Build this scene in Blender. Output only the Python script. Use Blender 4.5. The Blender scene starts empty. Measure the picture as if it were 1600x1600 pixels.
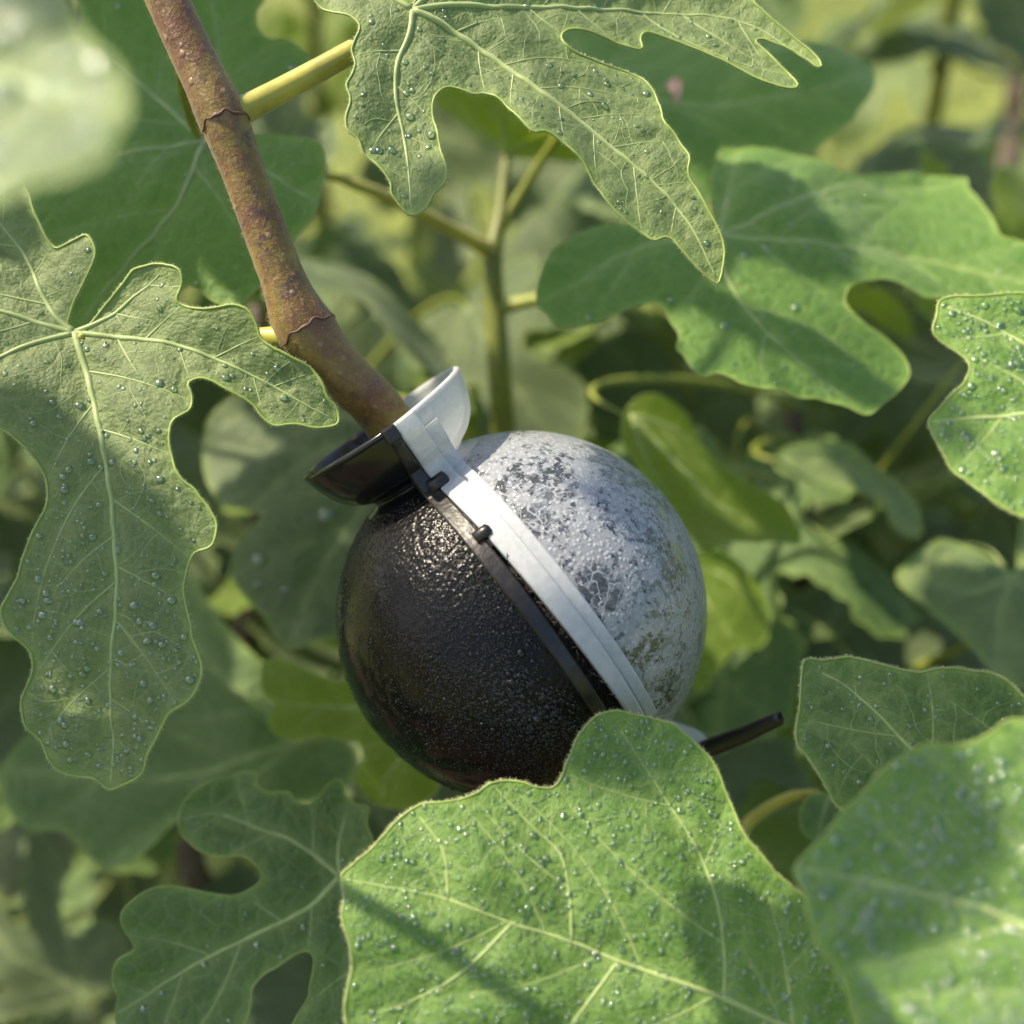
import bpy, math, random
import numpy as np
from mathutils import Vector, Matrix
from mathutils.geometry import delaunay_2d_cdt

# ------------------------------------------------------------------ camera, world, sun, exposure
SC = bpy.context.scene
COL = SC.collection
PITCH = math.radians(35.0)
CAM = np.array([0.0, 0.0, 1.30])
FPX = 1716.0                                   # focal length in photograph pixels (1600 wide)
RIGHT = np.array([1.0, 0.0, 0.0])
UPV = np.array([0.0, math.sin(PITCH), math.cos(PITCH)])
FWD = np.array([0.0, math.cos(PITCH), -math.sin(PITCH)])

cd = bpy.data.cameras.new('camera')
cam = bpy.data.objects.new('camera', cd)
COL.objects.link(cam)
cam.location = CAM
cam.rotation_euler = (math.pi / 2 - PITCH, 0, 0)
cd.sensor_width = 36.0
cd.lens = 36.0 * FPX / 1600.0
cd.clip_start = 0.005
cd.clip_end = 400.0
cd.dof.use_dof = True
cd.dof.focus_distance = 0.222
cd.dof.aperture_fstop = 7.0
SC.camera = cam

SUN_CAM = np.array([-0.60, 0.74, 0.30])        # towards the sun: right, up, towards camera
SUN_W = SUN_CAM[0] * RIGHT + SUN_CAM[1] * UPV - SUN_CAM[2] * FWD
SUN_W = SUN_W / np.linalg.norm(SUN_W)
SUN_EL = math.asin(SUN_W[2])
SUN_AZ = math.atan2(SUN_W[0], SUN_W[1])        # clockwise from +Y

w = bpy.data.worlds.new('World')
SC.world = w
w.use_nodes = True
wn = w.node_tree
wn.nodes.clear()
sky = wn.nodes.new('ShaderNodeTexSky')
sky.sky_type = 'NISHITA'
sky.sun_disc = False
sky.sun_elevation = SUN_EL
sky.sun_rotation = SUN_AZ
sky.air_density = 1.0
sky.dust_density = 2.5
bg = wn.nodes.new('ShaderNodeBackground')
bg.inputs['Strength'].default_value = 0.138
wo = wn.nodes.new('ShaderNodeOutputWorld')
wn.links.new(sky.outputs[0], bg.inputs[0])
wn.links.new(bg.outputs[0], wo.inputs[0])

sl = bpy.data.lights.new('sun', 'SUN')
sl.energy = 5.0
sl.angle = math.radians(0.53)
sl.color = (1.0, 0.87, 0.67)
sun = bpy.data.objects.new('sun', sl)
COL.objects.link(sun)
sun.location = (-3, 2, 6)
sun.rotation_euler = Vector(SUN_W).to_track_quat('Z', 'Y').to_euler()

SC.view_settings.view_transform = 'Standard'
SC.view_settings.look = 'None'
SC.view_settings.gamma = 1.0
SC.view_settings.use_curve_mapping = False
SC.view_settings.exposure = 0.98
SC.render.engine = 'CYCLES'
SC.cycles.use_denoising = True
SC.cycles.use_adaptive_sampling = True
SC.cycles.adaptive_threshold = 0.02
SC.cycles.max_bounces = 7
SC.cycles.transparent_max_bounces = 12
SC.cycles.transmission_bounces = 8
SC.cycles.sample_clamp_indirect = 6.0

random.seed(7)
RNG = np.random.default_rng(7)


# ------------------------------------------------------------------ small helpers
def nrm(v):
    v = np.asarray(v, float)
    return v / (np.linalg.norm(v) + 1e-12)


def ray(px, py):
    return FWD + RIGHT * ((px - 800.0) / FPX) + UPV * ((800.0 - py) / FPX)


def at(px, py, d):
    return CAM + ray(px, py) * d


def c2w(v):                                     # (right, up, towards camera) -> world direction
    return RIGHT * v[0] + UPV * v[1] - FWD * v[2]


def link(name, mesh, mats, parent=None):
    o = bpy.data.objects.new(name, mesh)
    COL.objects.link(o)
    if mesh is not None and mats is not None:
        for m in (mats if isinstance(mats, (list, tuple)) else [mats]):
            mesh.materials.append(m)
    if parent is not None:
        o.parent = parent
    return o


def mesh_from(name, verts, faces, smooth=True):
    me = bpy.data.meshes.new(name)
    me.from_pydata([tuple(map(float, v)) for v in verts], [], [tuple(map(int, f)) for f in faces])
    if smooth:
        me.polygons.foreach_set('use_smooth', [True] * len(me.polygons))
    me.update()
    return me


class MB:
    """collects shapes into one mesh"""
    def __init__(self):
        self.v, self.f, self.n = [], [], 0

    def add(self, v, f):
        v = np.asarray(v, float)
        self.v.append(v)
        self.f.extend([tuple(i + self.n for i in t) for t in f])
        self.n += len(v)

    def mesh(self, name, smooth=True):
        return mesh_from(name, np.concatenate(self.v) if self.v else [], self.f, smooth)

    def build(self, name, mat, parent=None, smooth=True):
        return link(name, self.mesh(name, smooth), mat, parent)


def tube(pts, radii, segs=8, caps=True, squash=None):
    pts = np.asarray(pts, float)
    n = len(pts)
    radii = np.broadcast_to(np.asarray(radii, float), (n,))
    tan = np.gradient(pts, axis=0)
    tan /= np.linalg.norm(tan, axis=1)[:, None] + 1e-12
    ref = np.array([0.3, 0.5, 0.8])
    if abs(np.dot(ref, tan[0])) > 0.9:
        ref = np.array([1.0, 0, 0])
    a = nrm(np.cross(tan[0], ref))
    V = []
    ang = np.linspace(0, 2 * math.pi, segs, endpoint=False)
    for i in range(n):
        a = nrm(a - tan[i] * np.dot(a, tan[i]))
        b = np.cross(tan[i], a)
        V.append(pts[i] + radii[i] * (np.cos(ang)[:, None] * a + np.sin(ang)[:, None] * b))
    V = np.concatenate(V)
    F = []
    for i in range(n - 1):
        for k in range(segs):
            k2 = (k + 1) % segs
            F.append((i * segs + k, i * segs + k2, (i + 1) * segs + k2, (i + 1) * segs + k))
    if caps:
        F.append(tuple(reversed(range(segs))))
        F.append(tuple(range((n - 1) * segs, n * segs)))
    return V, F


def catmull(p, sub=4, closed=False):
    p = np.asarray(p, float)
    n = len(p)
    out = []
    t = np.arange(sub) / sub
    rng = range(n) if closed else range(n - 1)
    for i in rng:
        if closed:
            p0, p1, p2, p3 = p[i - 1], p[i], p[(i + 1) % n], p[(i + 2) % n]
        else:
            p1, p2 = p[i], p[i + 1]
            p0 = p[i - 1] if i > 0 else 2 * p1 - p2
            p3 = p[i + 2] if i + 2 < n else 2 * p2 - p1
        for s in t:
            out.append(0.5 * ((2 * p1) + (p2 - p0) * s + (2 * p0 - 5 * p1 + 4 * p2 - p3) * s * s
                              + (3 * p1 - p0 - 3 * p2 + p3) * s ** 3))
    if not closed:
        out.append(p[-1])
    return np.array(out)


def resample(p, step):
    p = np.asarray(p, float)
    d = np.r_[0, np.cumsum(np.linalg.norm(np.diff(p, axis=0), axis=1))]
    n = max(2, int(round(d[-1] / step)) + 1)
    s = np.linspace(0, d[-1], n)
    return np.stack([np.interp(s, d, p[:, k]) for k in range(p.shape[1])], 1)


def inside(poly, q):
    x, y = q[:, 0][:, None], q[:, 1][:, None]
    x1, y1 = poly[:, 0][None], poly[:, 1][None]
    x2, y2 = np.roll(poly[:, 0], -1)[None], np.roll(poly[:, 1], -1)[None]
    c = ((y1 > y) != (y2 > y)) & (x < (x2 - x1) * (y - y1) / (y2 - y1 + 1e-15) + x1)
    return (c.sum(1) % 2) == 1


def seg_dist(q, a, b):
    """distance of every q to the nearest of the segments a-b"""
    out = np.full(len(q), 1e9)
    ab = b - a
    l2 = (ab ** 2).sum(1) + 1e-15
    for i in range(0, len(q), 1500):
        qq = q[i:i + 1500]
        t = ((qq[:, None, :] - a[None]) * ab[None]).sum(2) / l2[None]
        t = np.clip(t, 0, 1)
        d = np.linalg.norm(qq[:, None, :] - (a[None] + t[..., None] * ab[None]), axis=2)
        out[i:i + 1500] = d.min(1)
    return out


class Waves:
    """smooth seeded noise over the plane: a sum of sines"""
    def __init__(self, seed, freq, n=7):
        r = np.random.default_rng(seed)
        th = r.uniform(0, 2 * math.pi, n)
        f = freq * r.uniform(0.55, 1.6, n)
        self.k = np.stack([np.cos(th), np.sin(th)], 1) * f[:, None]
        self.p = r.uniform(0, 2 * math.pi, n)
        self.s = 1.0 / math.sqrt(n / 2)

    def __call__(self, q):
        return np.sin(q @ self.k.T + self.p).sum(1) * self.s


# ------------------------------------------------------------------ materials
def new_mat(name):
    m = bpy.data.materials.new(name)
    m.use_nodes = True
    m.node_tree.nodes.clear()
    return m, m.node_tree


class G:
    def __init__(self, nt):
        self.nt = nt

    def n(self, t, **kw):
        nd = self.nt.nodes.new('ShaderNode' + t)
        for k, v in kw.items():
            setattr(nd, k, v)
        return nd

    def put(self, sock, v):
        if isinstance(v, bpy.types.NodeSocket):
            self.nt.links.new(v, sock)
        else:
            if sock.type == 'RGBA' and len(v) == 3:
                v = (*v, 1)
            sock.default_value = v

    def noise(self, vec, scale, detail=2.0, rough=0.5, dist=0.0):
        nd = self.n('TexNoise')
        self.put(nd.inputs['Vector'], vec)
        nd.inputs['Scale'].default_value = scale
        nd.inputs['Detail'].default_value = detail
        nd.inputs['Roughness'].default_value = rough
        nd.inputs['Distortion'].default_value = dist
        return nd.outputs['Fac']

    def voronoi(self, vec, scale, feature='F1', rand=1.0):
        nd = self.n('TexVoronoi', feature=feature)
        self.put(nd.inputs['Vector'], vec)
        nd.inputs['Scale'].default_value = scale
        nd.inputs['Randomness'].default_value = rand
        return nd

    def ramp(self, fac, *stops):
        nd = self.n('ValToRGB')
        cr = nd.color_ramp
        while len(cr.elements) < len(stops):
            cr.elements.new(0.5)
        for e, (p, c) in zip(cr.elements, stops):
            e.position = p
            e.color = (*c, 1) if not isinstance(c, (int, float)) else (c, c, c, 1)
        self.put(nd.inputs[0], fac)
        return nd.outputs[0]

    def mix(self, fac, a, b, blend='MIX'):
        nd = self.n('Mix', data_type='RGBA', blend_type=blend)
        self.put(nd.inputs[0], fac)
        self.put(nd.inputs[6], a)
        self.put(nd.inputs[7], b)
        return nd.outputs[2]

    def math(self, op, a, b=0.0, clamp=False):
        nd = self.n('Math', operation=op, use_clamp=clamp)
        self.put(nd.inputs[0], a)
        self.put(nd.inputs[1], b)
        return nd.outputs[0]

    def bump(self, h, strength, dist, normal=None):
        nd = self.n('Bump')
        nd.inputs['Strength'].default_value = strength
        nd.inputs['Distance'].default_value = dist
        self.put(nd.inputs['Height'], h)
        if normal is not None:
            self.put(nd.inputs['Normal'], normal)
        return nd.outputs[0]

    def principled(self, **kw):
        nd = self.n('BsdfPrincipled')
        for k, v in kw.items():
            self.put(nd.inputs[k.replace('_', ' ')], v)
        return nd

    def mixs(self, fac, a, b):
        nd = self.n('MixShader')
        self.put(nd.inputs[0], fac)
        self.put(nd.inputs[1], a)
        self.put(nd.inputs[2], b)
        return nd.outputs[0]

    def out(self, s):
        self.put(self.n('OutputMaterial').inputs[0], s)

    def obj(self):
        return self.n('TexCoord').outputs['Object']

    def attr(self, name):
        return self.n('Attribute', attribute_name=name).outputs['Fac']


def leaf_mat(name, c1, c2, vein, trans, tfac=0.32, rough=0.5, fuzz=1.0):
    m, nt = new_mat(name)
    g = G(nt)
    v = g.obj()
    rnd = g.n('ObjectInfo').outputs['Random']
    big = g.noise(v, 38.0, 3.0, 0.6)
    col = g.mix(g.ramp(big, (0.3, 0.0), (0.72, 1.0)), c1, c2)
    col = g.mix(g.math('MULTIPLY', rnd, 0.35), col, (c2[0] * 1.25, c2[1] * 1.12, c2[2] * 0.9))
    # net of fine veins
    warp = g.n('VectorMath', operation='ADD')
    nz = g.n('TexNoise')
    g.put(nz.inputs['Vector'], v)
    nz.inputs['Scale'].default_value = 220.0
    sc = g.n('VectorMath', operation='SCALE')
    g.put(sc.inputs[0], nz.outputs['Color'])
    sc.inputs['Scale'].default_value = 0.0028
    g.put(warp.inputs[0], v)
    g.put(warp.inputs[1], sc.outputs[0])
    net = g.voronoi(warp.outputs[0], 190.0, 'DISTANCE_TO_EDGE').outputs['Distance']
    netm = g.ramp(net, (0.0, 1.0), (0.10, 0.0))
    net2 = g.voronoi(warp.outputs[0], 620.0, 'DISTANCE_TO_EDGE').outputs['Distance']
    netm2 = g.ramp(net2, (0.0, 1.0), (0.16, 0.0))
    col = g.mix(g.math('MULTIPLY', netm, 0.26), col, vein)
    col = g.mix(g.math('MULTIPLY', netm2, 0.10), col, vein)
    fine = g.noise(v, 1700.0, 3.0, 0.7)
    col = g.mix(g.ramp(fine, (0.52, 0.0), (0.78, 0.45 * fuzz)), col, (vein[0] * 0.9, vein[1] * 0.9, vein[2] * 1.1))
    col = g.mix(g.math('MULTIPLY', g.attr('vein'), 0.42), col, vein)
    col = g.mix(g.math('MULTIPLY', g.attr('edge'), 0.55), col, (vein[0] * 0.9, vein[1], vein[2] * 0.7))
    # blotches: small yellowish and dark flecks of age
    fl = g.noise(v, 130.0, 1.0)
    col = g.mix(g.ramp(fl, (0.74, 0.0), (0.80, 0.35)), col, (0.16, 0.17, 0.03))
    back = g.n('NewGeometry').outputs['Backfacing']
    col = g.mix(g.math('MULTIPLY', back, 0.65), col, (0.17, 0.24, 0.12))
    h = g.math('ADD', g.math('MULTIPLY', fine, 0.55), g.math('MULTIPLY', net, 1.3))
    h = g.math('ADD', h, g.math('MULTIPLY', g.noise(v, 420.0, 2.0), 1.2))
    bmp = g.bump(h, 0.75, 0.0007)
    p = g.principled(Base_Color=col, Roughness=rough, Normal=bmp, Sheen_Weight=0.22, Sheen_Roughness=0.4,
                     Sheen_Tint=(0.9, 1.0, 0.8))
    p.inputs['Specular IOR Level'].default_value = 0.38
    t = g.n('BsdfTranslucent')
    g.put(t.inputs['Color'], g.mix(g.math('MULTIPLY', netm, 0.2), trans, (trans[0] * 0.6, trans[1] * 0.6, trans[2] * 0.6)))
    g.put(t.inputs['Normal'], bmp)
    g.out(g.mixs(tfac, p.outputs[0], t.outputs[0]))
    return m


VEINC = (0.30, 0.37, 0.13)
M_SAGE = leaf_mat('leaf_sage', (0.076, 0.128, 0.050), (0.116, 0.168, 0.066), VEINC, (0.25, 0.38, 0.05), fuzz=1.6)
M_BRIGHT = leaf_mat('leaf_bright', (0.070, 0.165, 0.026), (0.105, 0.215, 0.038), (0.27, 0.40, 0.10), (0.25, 0.46, 0.05), 0.36, fuzz=1.4)
M_DEEP = leaf_mat('leaf_deep', (0.040, 0.094, 0.022), (0.066, 0.128, 0.032), (0.24, 0.33, 0.11), (0.17, 0.30, 0.03), 0.28)
M_DULL = leaf_mat('leaf_dull', (0.054, 0.092, 0.038), (0.082, 0.120, 0.046), (0.22, 0.27, 0.11), (0.20, 0.27, 0.05), 0.30, fuzz=0.4)
M_YOUNG = leaf_mat('leaf_young', (0.085, 0.150, 0.012), (0.12, 0.20, 0.018), (0.26, 0.34, 0.06), (0.40, 0.52, 0.02), 0.45)


def simple(name, col, rough=0.5, var=0.0, scale=200.0, bump=0.0, **kw):
    m, nt = new_mat(name)
    g = G(nt)
    v = g.obj()
    nz = g.noise(v, scale, 3.0, 0.6)
    c = g.mix(g.ramp(nz, (0.3, 0.0), (0.7, 1.0)), tuple(x * (1 - var) for x in col), tuple(x * (1 + var) for x in col))
    p = g.principled(Base_Color=c, Roughness=rough, **kw)
    if bump:
        g.put(p.inputs['Normal'], g.bump(nz, 0.5, bump))
    g.out(p.outputs[0])
    return m


M_VEIN = simple('vein_pale', (0.25, 0.32, 0.10), 0.5, 0.12, 300.0, 0.0002, Sheen_Weight=0.3)
M_VEIN_D = simple('vein_dull', (0.22, 0.28, 0.09), 0.55, 0.12, 300.0)
M_MARGIN = simple('leaf_margin', (0.22, 0.29, 0.065), 0.5, 0.15, 300.0)
M_HAIR = simple('plant_hair', (0.50, 0.52, 0.32), 0.5, 0.1, 50.0)
M_PETI = simple('petiole_yellow', (0.34, 0.31, 0.035), 0.45, 0.22, 160.0, 0.0003, Sheen_Weight=0.3)
M_PETG = simple('petiole_green', (0.20, 0.23, 0.030), 0.5, 0.22, 160.0, 0.0003)
M_GREENSTEM = simple('shoot_green', (0.13, 0.15, 0.022), 0.5, 0.25, 110.0, 0.0004)
M_WOOD = simple('woody_stem', (0.075, 0.055, 0.036), 0.7, 0.35, 120.0, 0.001)

# bark of the main branch: olive under reddish brown, with lenticels and scars
M_BARK, _nt = new_mat('branch_bark')
g = G(_nt)
v = g.obj()
n1 = g.noise(v, 62.0, 5.0, 0.72)
n2 = g.noise(v, 330.0, 3.0, 0.6)
c = g.mix(g.ramp(n1, (0.36, 0.0), (0.60, 1.0)), (0.13, 0.052, 0.020), (0.20, 0.145, 0.022))
c = g.mix(g.ramp(n2, (0.50, 0.0), (0.70, 0.75)), c, (0.105, 0.040, 0.020))
n4 = g.noise(v, 140.0, 4.0, 0.7, 0.6)
c = g.mix(g.ramp(n4, (0.54, 0.0), (0.64, 0.8)), c, (0.060, 0.030, 0.026))
st = g.n('Mapping')
g.put(st.inputs['Vector'], v)
st.inputs['Scale'].default_value = (1.0, 1.0, 1.0)
len_ = g.voronoi(v, 240.0).outputs['Distance']
c = g.mix(g.ramp(len_, (0.10, 0.6), (0.20, 0.0)), c, (0.26, 0.17, 0.085))
n3 = g.noise(v, 1500.0, 2.0, 0.6)
c = g.mix(g.ramp(n3, (0.58, 0.0), (0.72, 0.7)), c, (0.32, 0.18, 0.07))
bh = g.math('ADD', g.math('MULTIPLY', n2, 0.8), g.math('ADD', g.math('MULTIPLY', n3, 0.35), g.ramp(len_, (0.08, 0.5), (0.2, 0.0))))
p = g.principled(Base_Color=c, Roughness=0.42, Normal=g.bump(bh, 0.7, 0.0006), Sheen_Weight=0.15)
g.out(p.outputs[0])

# water
M_WATER, _nt = new_mat('water_drop')
g = G(_nt)
fr = g.n('Fresnel')
fr.inputs['IOR'].default_value = 1.34
tr = g.n('BsdfTransparent')
tr.inputs['Color'].default_value = (0.84, 0.96, 0.80, 1)
gl = g.n('BsdfGlossy')
gl.inputs['Roughness'].default_value = 0.11
gl.inputs['Color'].default_value = (1, 1, 1, 1)
g.out(g.mixs(g.math('ADD', g.math('MULTIPLY', fr.outputs[0], 0.95), 0.085, True), tr.outputs[0], gl.outputs[0]))

# black plastic, filmed with dew near the seam
RB_ = 0.0408
M_BLACK, _nt = new_mat('black_plastic')
g = G(_nt)
v = g.obj()
nb = g.noise(v, 55.0, 3.0, 0.6)
sp = g.n('SeparateXYZ')
g.put(sp.inputs[0], v)
zone = g.ramp(g.math('ADD', g.math('MULTIPLY', sp.outputs['X'], 1.0 / RB_), g.math('MULTIPLY', g.noise(v, 45.0, 2.0), 0.8)), (0.0, 0.0), (1.0, 1.0))
mr = g.n('MapRange', interpolation_type='SMOOTHSTEP')
g.put(mr.inputs[0], g.math('ADD', g.math('MULTIPLY', sp.outputs['X'], 1.0 / RB_), g.math('MULTIPLY', g.noise(v, 45.0, 2.0), 0.8)))
mr.inputs[1].default_value = -0.45
mr.inputs[2].default_value = 0.12
zone = mr.outputs[0]
dew = g.voronoi(v, 1100.0, 'SMOOTH_F1').outputs['Distance']
dew2 = g.voronoi(v, 420.0).outputs['Distance']
dome = g.ramp(dew, (0.15, 1.0), (0.62, 0.0))
dome2 = g.ramp(dew2, (0.10, 1.0), (0.50, 0.0))
patch = zone
hh = g.math('MULTIPLY', g.math('ADD', dome, g.math('MULTIPLY', dome2, 0.9)), patch)
c = g.mix(g.ramp(nb, (0.4, 0.0), (0.7, 1.0)), (0.002, 0.002, 0.002), (0.005, 0.004, 0.004))
p = g.principled(Base_Color=c, Roughness=g.math('ADD', g.math('MULTIPLY', zone, 0.24), 0.09), Normal=g.bump(hh, 0.45, 0.0003))
p.inputs['Specular IOR Level'].default_value = 0.22
g.out(p.outputs[0])

M_BLACKTRIM = simple('black_trim', (0.013, 0.011, 0.009), 0.34, 0.5, 300.0, 0.0004)
M_BLACKCUP = simple('black_cup', (0.008, 0.008, 0.009), 0.16, 0.3, 90.0, 0.00012)

# clear plastic, fogged on the inside: white film of droplets with bare patches where the moss shows
M_CLEAR, _nt = new_mat('fogged_clear_plastic')
g = G(_nt)
v = g.obj()
sep = g.n('SeparateXYZ')
g.put(sep.inputs[0], v)
b1 = g.noise(v, 85.0, 5.0, 0.75, 0.5)
b2 = g.noise(v, 560.0, 4.0, 0.7)
b3 = g.voronoi(v, 900.0).outputs['Distance']
bare = g.ramp(g.math('ADD', g.math('MULTIPLY', b1, 0.52), g.math('MULTIPLY', b2, 0.52)), (0.53, 0.0), (0.556, 1.0))
speck = g.ramp(b3, (0.26, 0.0), (0.56, 1.0))
wv_ = g.n('TexNoise')
g.put(wv_.inputs['Vector'], v)
wv_.inputs['Scale'].default_value = 260.0
ws_ = g.n('VectorMath', operation='SCALE')
g.put(ws_.inputs[0], wv_.outputs['Color'])
ws_.inputs['Scale'].default_value = 0.006
wa_ = g.n('VectorMath', operation='ADD')
g.put(wa_.inputs[0], v)
g.put(wa_.inputs[1], ws_.outputs[0])
cell = g.voronoi(wa_.outputs[0], 240.0, 'DISTANCE_TO_EDGE').outputs['Distance']
zs_ = None
for pt, rad_ in (((0.26, -0.93, 0.13), 0.13), ((0.24, -0.80, 0.55), 0.10), ((0.42, -0.68, 0.58), 0.09)):
    ds = g.n('VectorMath', operation='DISTANCE')
    g.put(ds.inputs[0], v)
    ds.inputs[1].default_value = tuple(RB_ * q for q in pt)
    mm = g.ramp(g.math('ADD', g.math('MULTIPLY', ds.outputs['Value'], 1.0 / (RB_ * rad_ * 2.0)), g.math('MULTIPLY', g.math('SUBTRACT', b1, 0.5), 0.9)), (0.40, 1.0), (0.50, 0.0))
    zs_ = mm if zs_ is None else g.math('MAXIMUM', zs_, mm)
cellz = zs_
film = g.math('SUBTRACT', 1.0, g.math('MULTIPLY', bare, 0.93))
film = g.math('MULTIPLY', film, g.math('SUBTRACT', 1.0, g.math('MULTIPLY', speck, 0.34)))
line = g.ramp(cell, (0.015, 1.0), (0.07, 0.0))
film = g.mix(g.math('MULTIPLY', cellz, 0.9), film, g.math('ADD', g.math('MULTIPLY', line, 0.85), 0.10))
film = g.math('MULTIPLY', film, 0.93, True)
hh = g.math('ADD', g.ramp(b3, (0.05, 1.0), (0.5, 0.0)), g.math('MULTIPLY', b2, 1.2))
nrmb = g.bump(hh, 0.7, 0.00022)
dif = g.principled(Base_Color=(0.47, 0.49, 0.52), Roughness=0.30, Normal=nrmb)
dif.inputs['Specular IOR Level'].default_value = 0.45
trl = g.n('BsdfTranslucent')
trl.inputs['Color'].default_value = (0.55, 0.57, 0.57, 1)
fog = g.mixs(0.35, dif.outputs[0], trl.outputs[0])
tr = g.n('BsdfTransparent')
tr.inputs['Color'].default_value = (0.86, 0.89, 0.92, 1)
gl = g.n('BsdfGlossy')
gl.inputs['Roughness'].default_value = 0.25
g.put(gl.inputs['Normal'], nrmb)
fr = g.n('Fresnel')
fr.inputs['IOR'].default_value = 1.45
g.put(fr.inputs['Normal'], nrmb)
bare_s = g.mixs(g.math('MINIMUM', g.math('MULTIPLY', fr.outputs[0], 0.6, True), 0.16), tr.outputs[0], gl.outputs[0])
g.out(g.mixs(film, bare_s, fog))

# milky plastic of the clear half's cup and flange
M_MILK, _nt = new_mat('milky_plastic')
g = G(_nt)
v = g.obj()
nz = g.noise(v, 700.0, 3.0, 0.7)
c = g.mix(g.ramp(nz, (0.40, 0.0), (0.70, 1.0)), (0.60, 0.62, 0.63), (0.68, 0.70, 0.71))
nb = g.bump(nz, 0.3, 0.0001)
p = g.principled(Base_Color=c, Roughness=0.28, Normal=nb)
t = g.n('BsdfTranslucent')
g.put(t.inputs['Color'], (0.75, 0.77, 0.77))
tr = g.n('BsdfTransparent')
s = g.mixs(0.42, p.outputs[0], t.outputs[0])
g.out(g.mixs(g.ramp(nz, (0.4, 0.16), (0.62, 0.10)), s, tr.outputs[0]))

M_SOIL = simple('rooting_moss', (0.016, 0.012, 0.009), 0.9, 0.7, 420.0, 0.003)
M_FLAKE = simple('dry_flake', (0.55, 0.34, 0.24), 0.7, 0.25, 700.0, 0.0003)

# ------------------------------------------------------------------ the ground
M_MULCH, _nt = new_mat('ground_mulch')
g = G(_nt)
v = g.obj()
sp = g.n('SeparateXYZ')
g.put(sp.inputs[0], v)
vl = g.n('VectorMath', operation='LENGTH')
g.put(vl.inputs[0], v)
far = g.ramp(g.math('ADD', g.math('MULTIPLY', vl.outputs['Value'], 0.25), g.math('MULTIPLY', g.noise(v, 1.3, 3.0), 0.35)), (0.60, 0.0), (0.74, 1.0))
n1 = g.noise(v, 22.0, 5.0, 0.7)
soil = g.mix(n1, (0.028, 0.018, 0.011), (0.10, 0.062, 0.036))
lawn = g.mix(g.ramp(g.noise(v, 7.0, 5.0, 0.75), (0.35, 0.0), (0.65, 1.0)), (0.035, 0.060, 0.012), (0.24, 0.27, 0.040))
c = g.mix(far, soil, lawn)
p = g.principled(Base_Color=c, Roughness=0.9, Normal=g.bump(n1, 0.8, 0.02))
g.out(p.outputs[0])
GX = np.linspace(-1, 1, 61)
gx = np.sign(GX) * np.abs(GX) ** 2.2 * 150
gv = np.array([(x, y + 2.0, 0.0) for y in gx for x in gx])
wv = Waves(3, 2.1)
gv[:, 2] = 0.025 * wv(gv[:, :2]) - 0.02
gf = [(j * 61 + i, j * 61 + i + 1, (j + 1) * 61 + i + 1, (j + 1) * 61 + i) for j in range(60) for i in range(60)]
ground = link('ground', mesh_from('ground', gv, gf), M_MULCH)
ground['kind'] = 'structure'
ground['label'] = 'dark mulch under the fig bushes running out to sunny lawn'
ground['category'] = 'ground'


# ------------------------------------------------------------------ leaf builder
def thing(name, loc, label, cat, group=None):
    o = link(name, None, None)
    o.location = tuple(map(float, loc))
    o.empty_display_size = 0.02
    o['label'] = label
    o['category'] = cat
    if group:
        o['group'] = group
    return o


class Shoot:
    """one fig shoot: Empty at its foot > stem, leaves"""
    def __init__(self, name, label, cat, path, radii, mat, group=None, segs=14, build=True, nodes=()):
        path = catmull(path, 8)
        self.path = path
        self.org = path[0].copy()
        self.root = thing(name, self.org, label, cat, group)
        n = len(path)
        rr = np.interp(np.linspace(0, 1, n), np.linspace(0, 1, len(radii)), radii)
        self.rad = rr
        mb = MB()
        P = resample(path, 0.004) if len(path) * 0.0 + np.linalg.norm(np.diff(path, axis=0), axis=1).sum() < 3 else path
        d = np.linalg.norm(P[:, None] - path[None], axis=2).argmin(1)
        R = rr[d].copy()
        wv = Waves(len(name), 90.0)
        s = np.arange(len(P)) * 0.004
        R *= 1 + 0.03 * wv(np.stack([s, s * 0.3], 1))
        for nd in nodes:                        # swollen nodes
            dd = np.linalg.norm(P - nd, axis=1)
            R *= 1 + 0.17 * np.exp(-(dd / 0.006) ** 2)
        mb.add(*tube(P - self.org, R, segs))
        self.stem = mb.build('stem', mat, self.root)
        self.P, self.R = P, R


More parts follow.
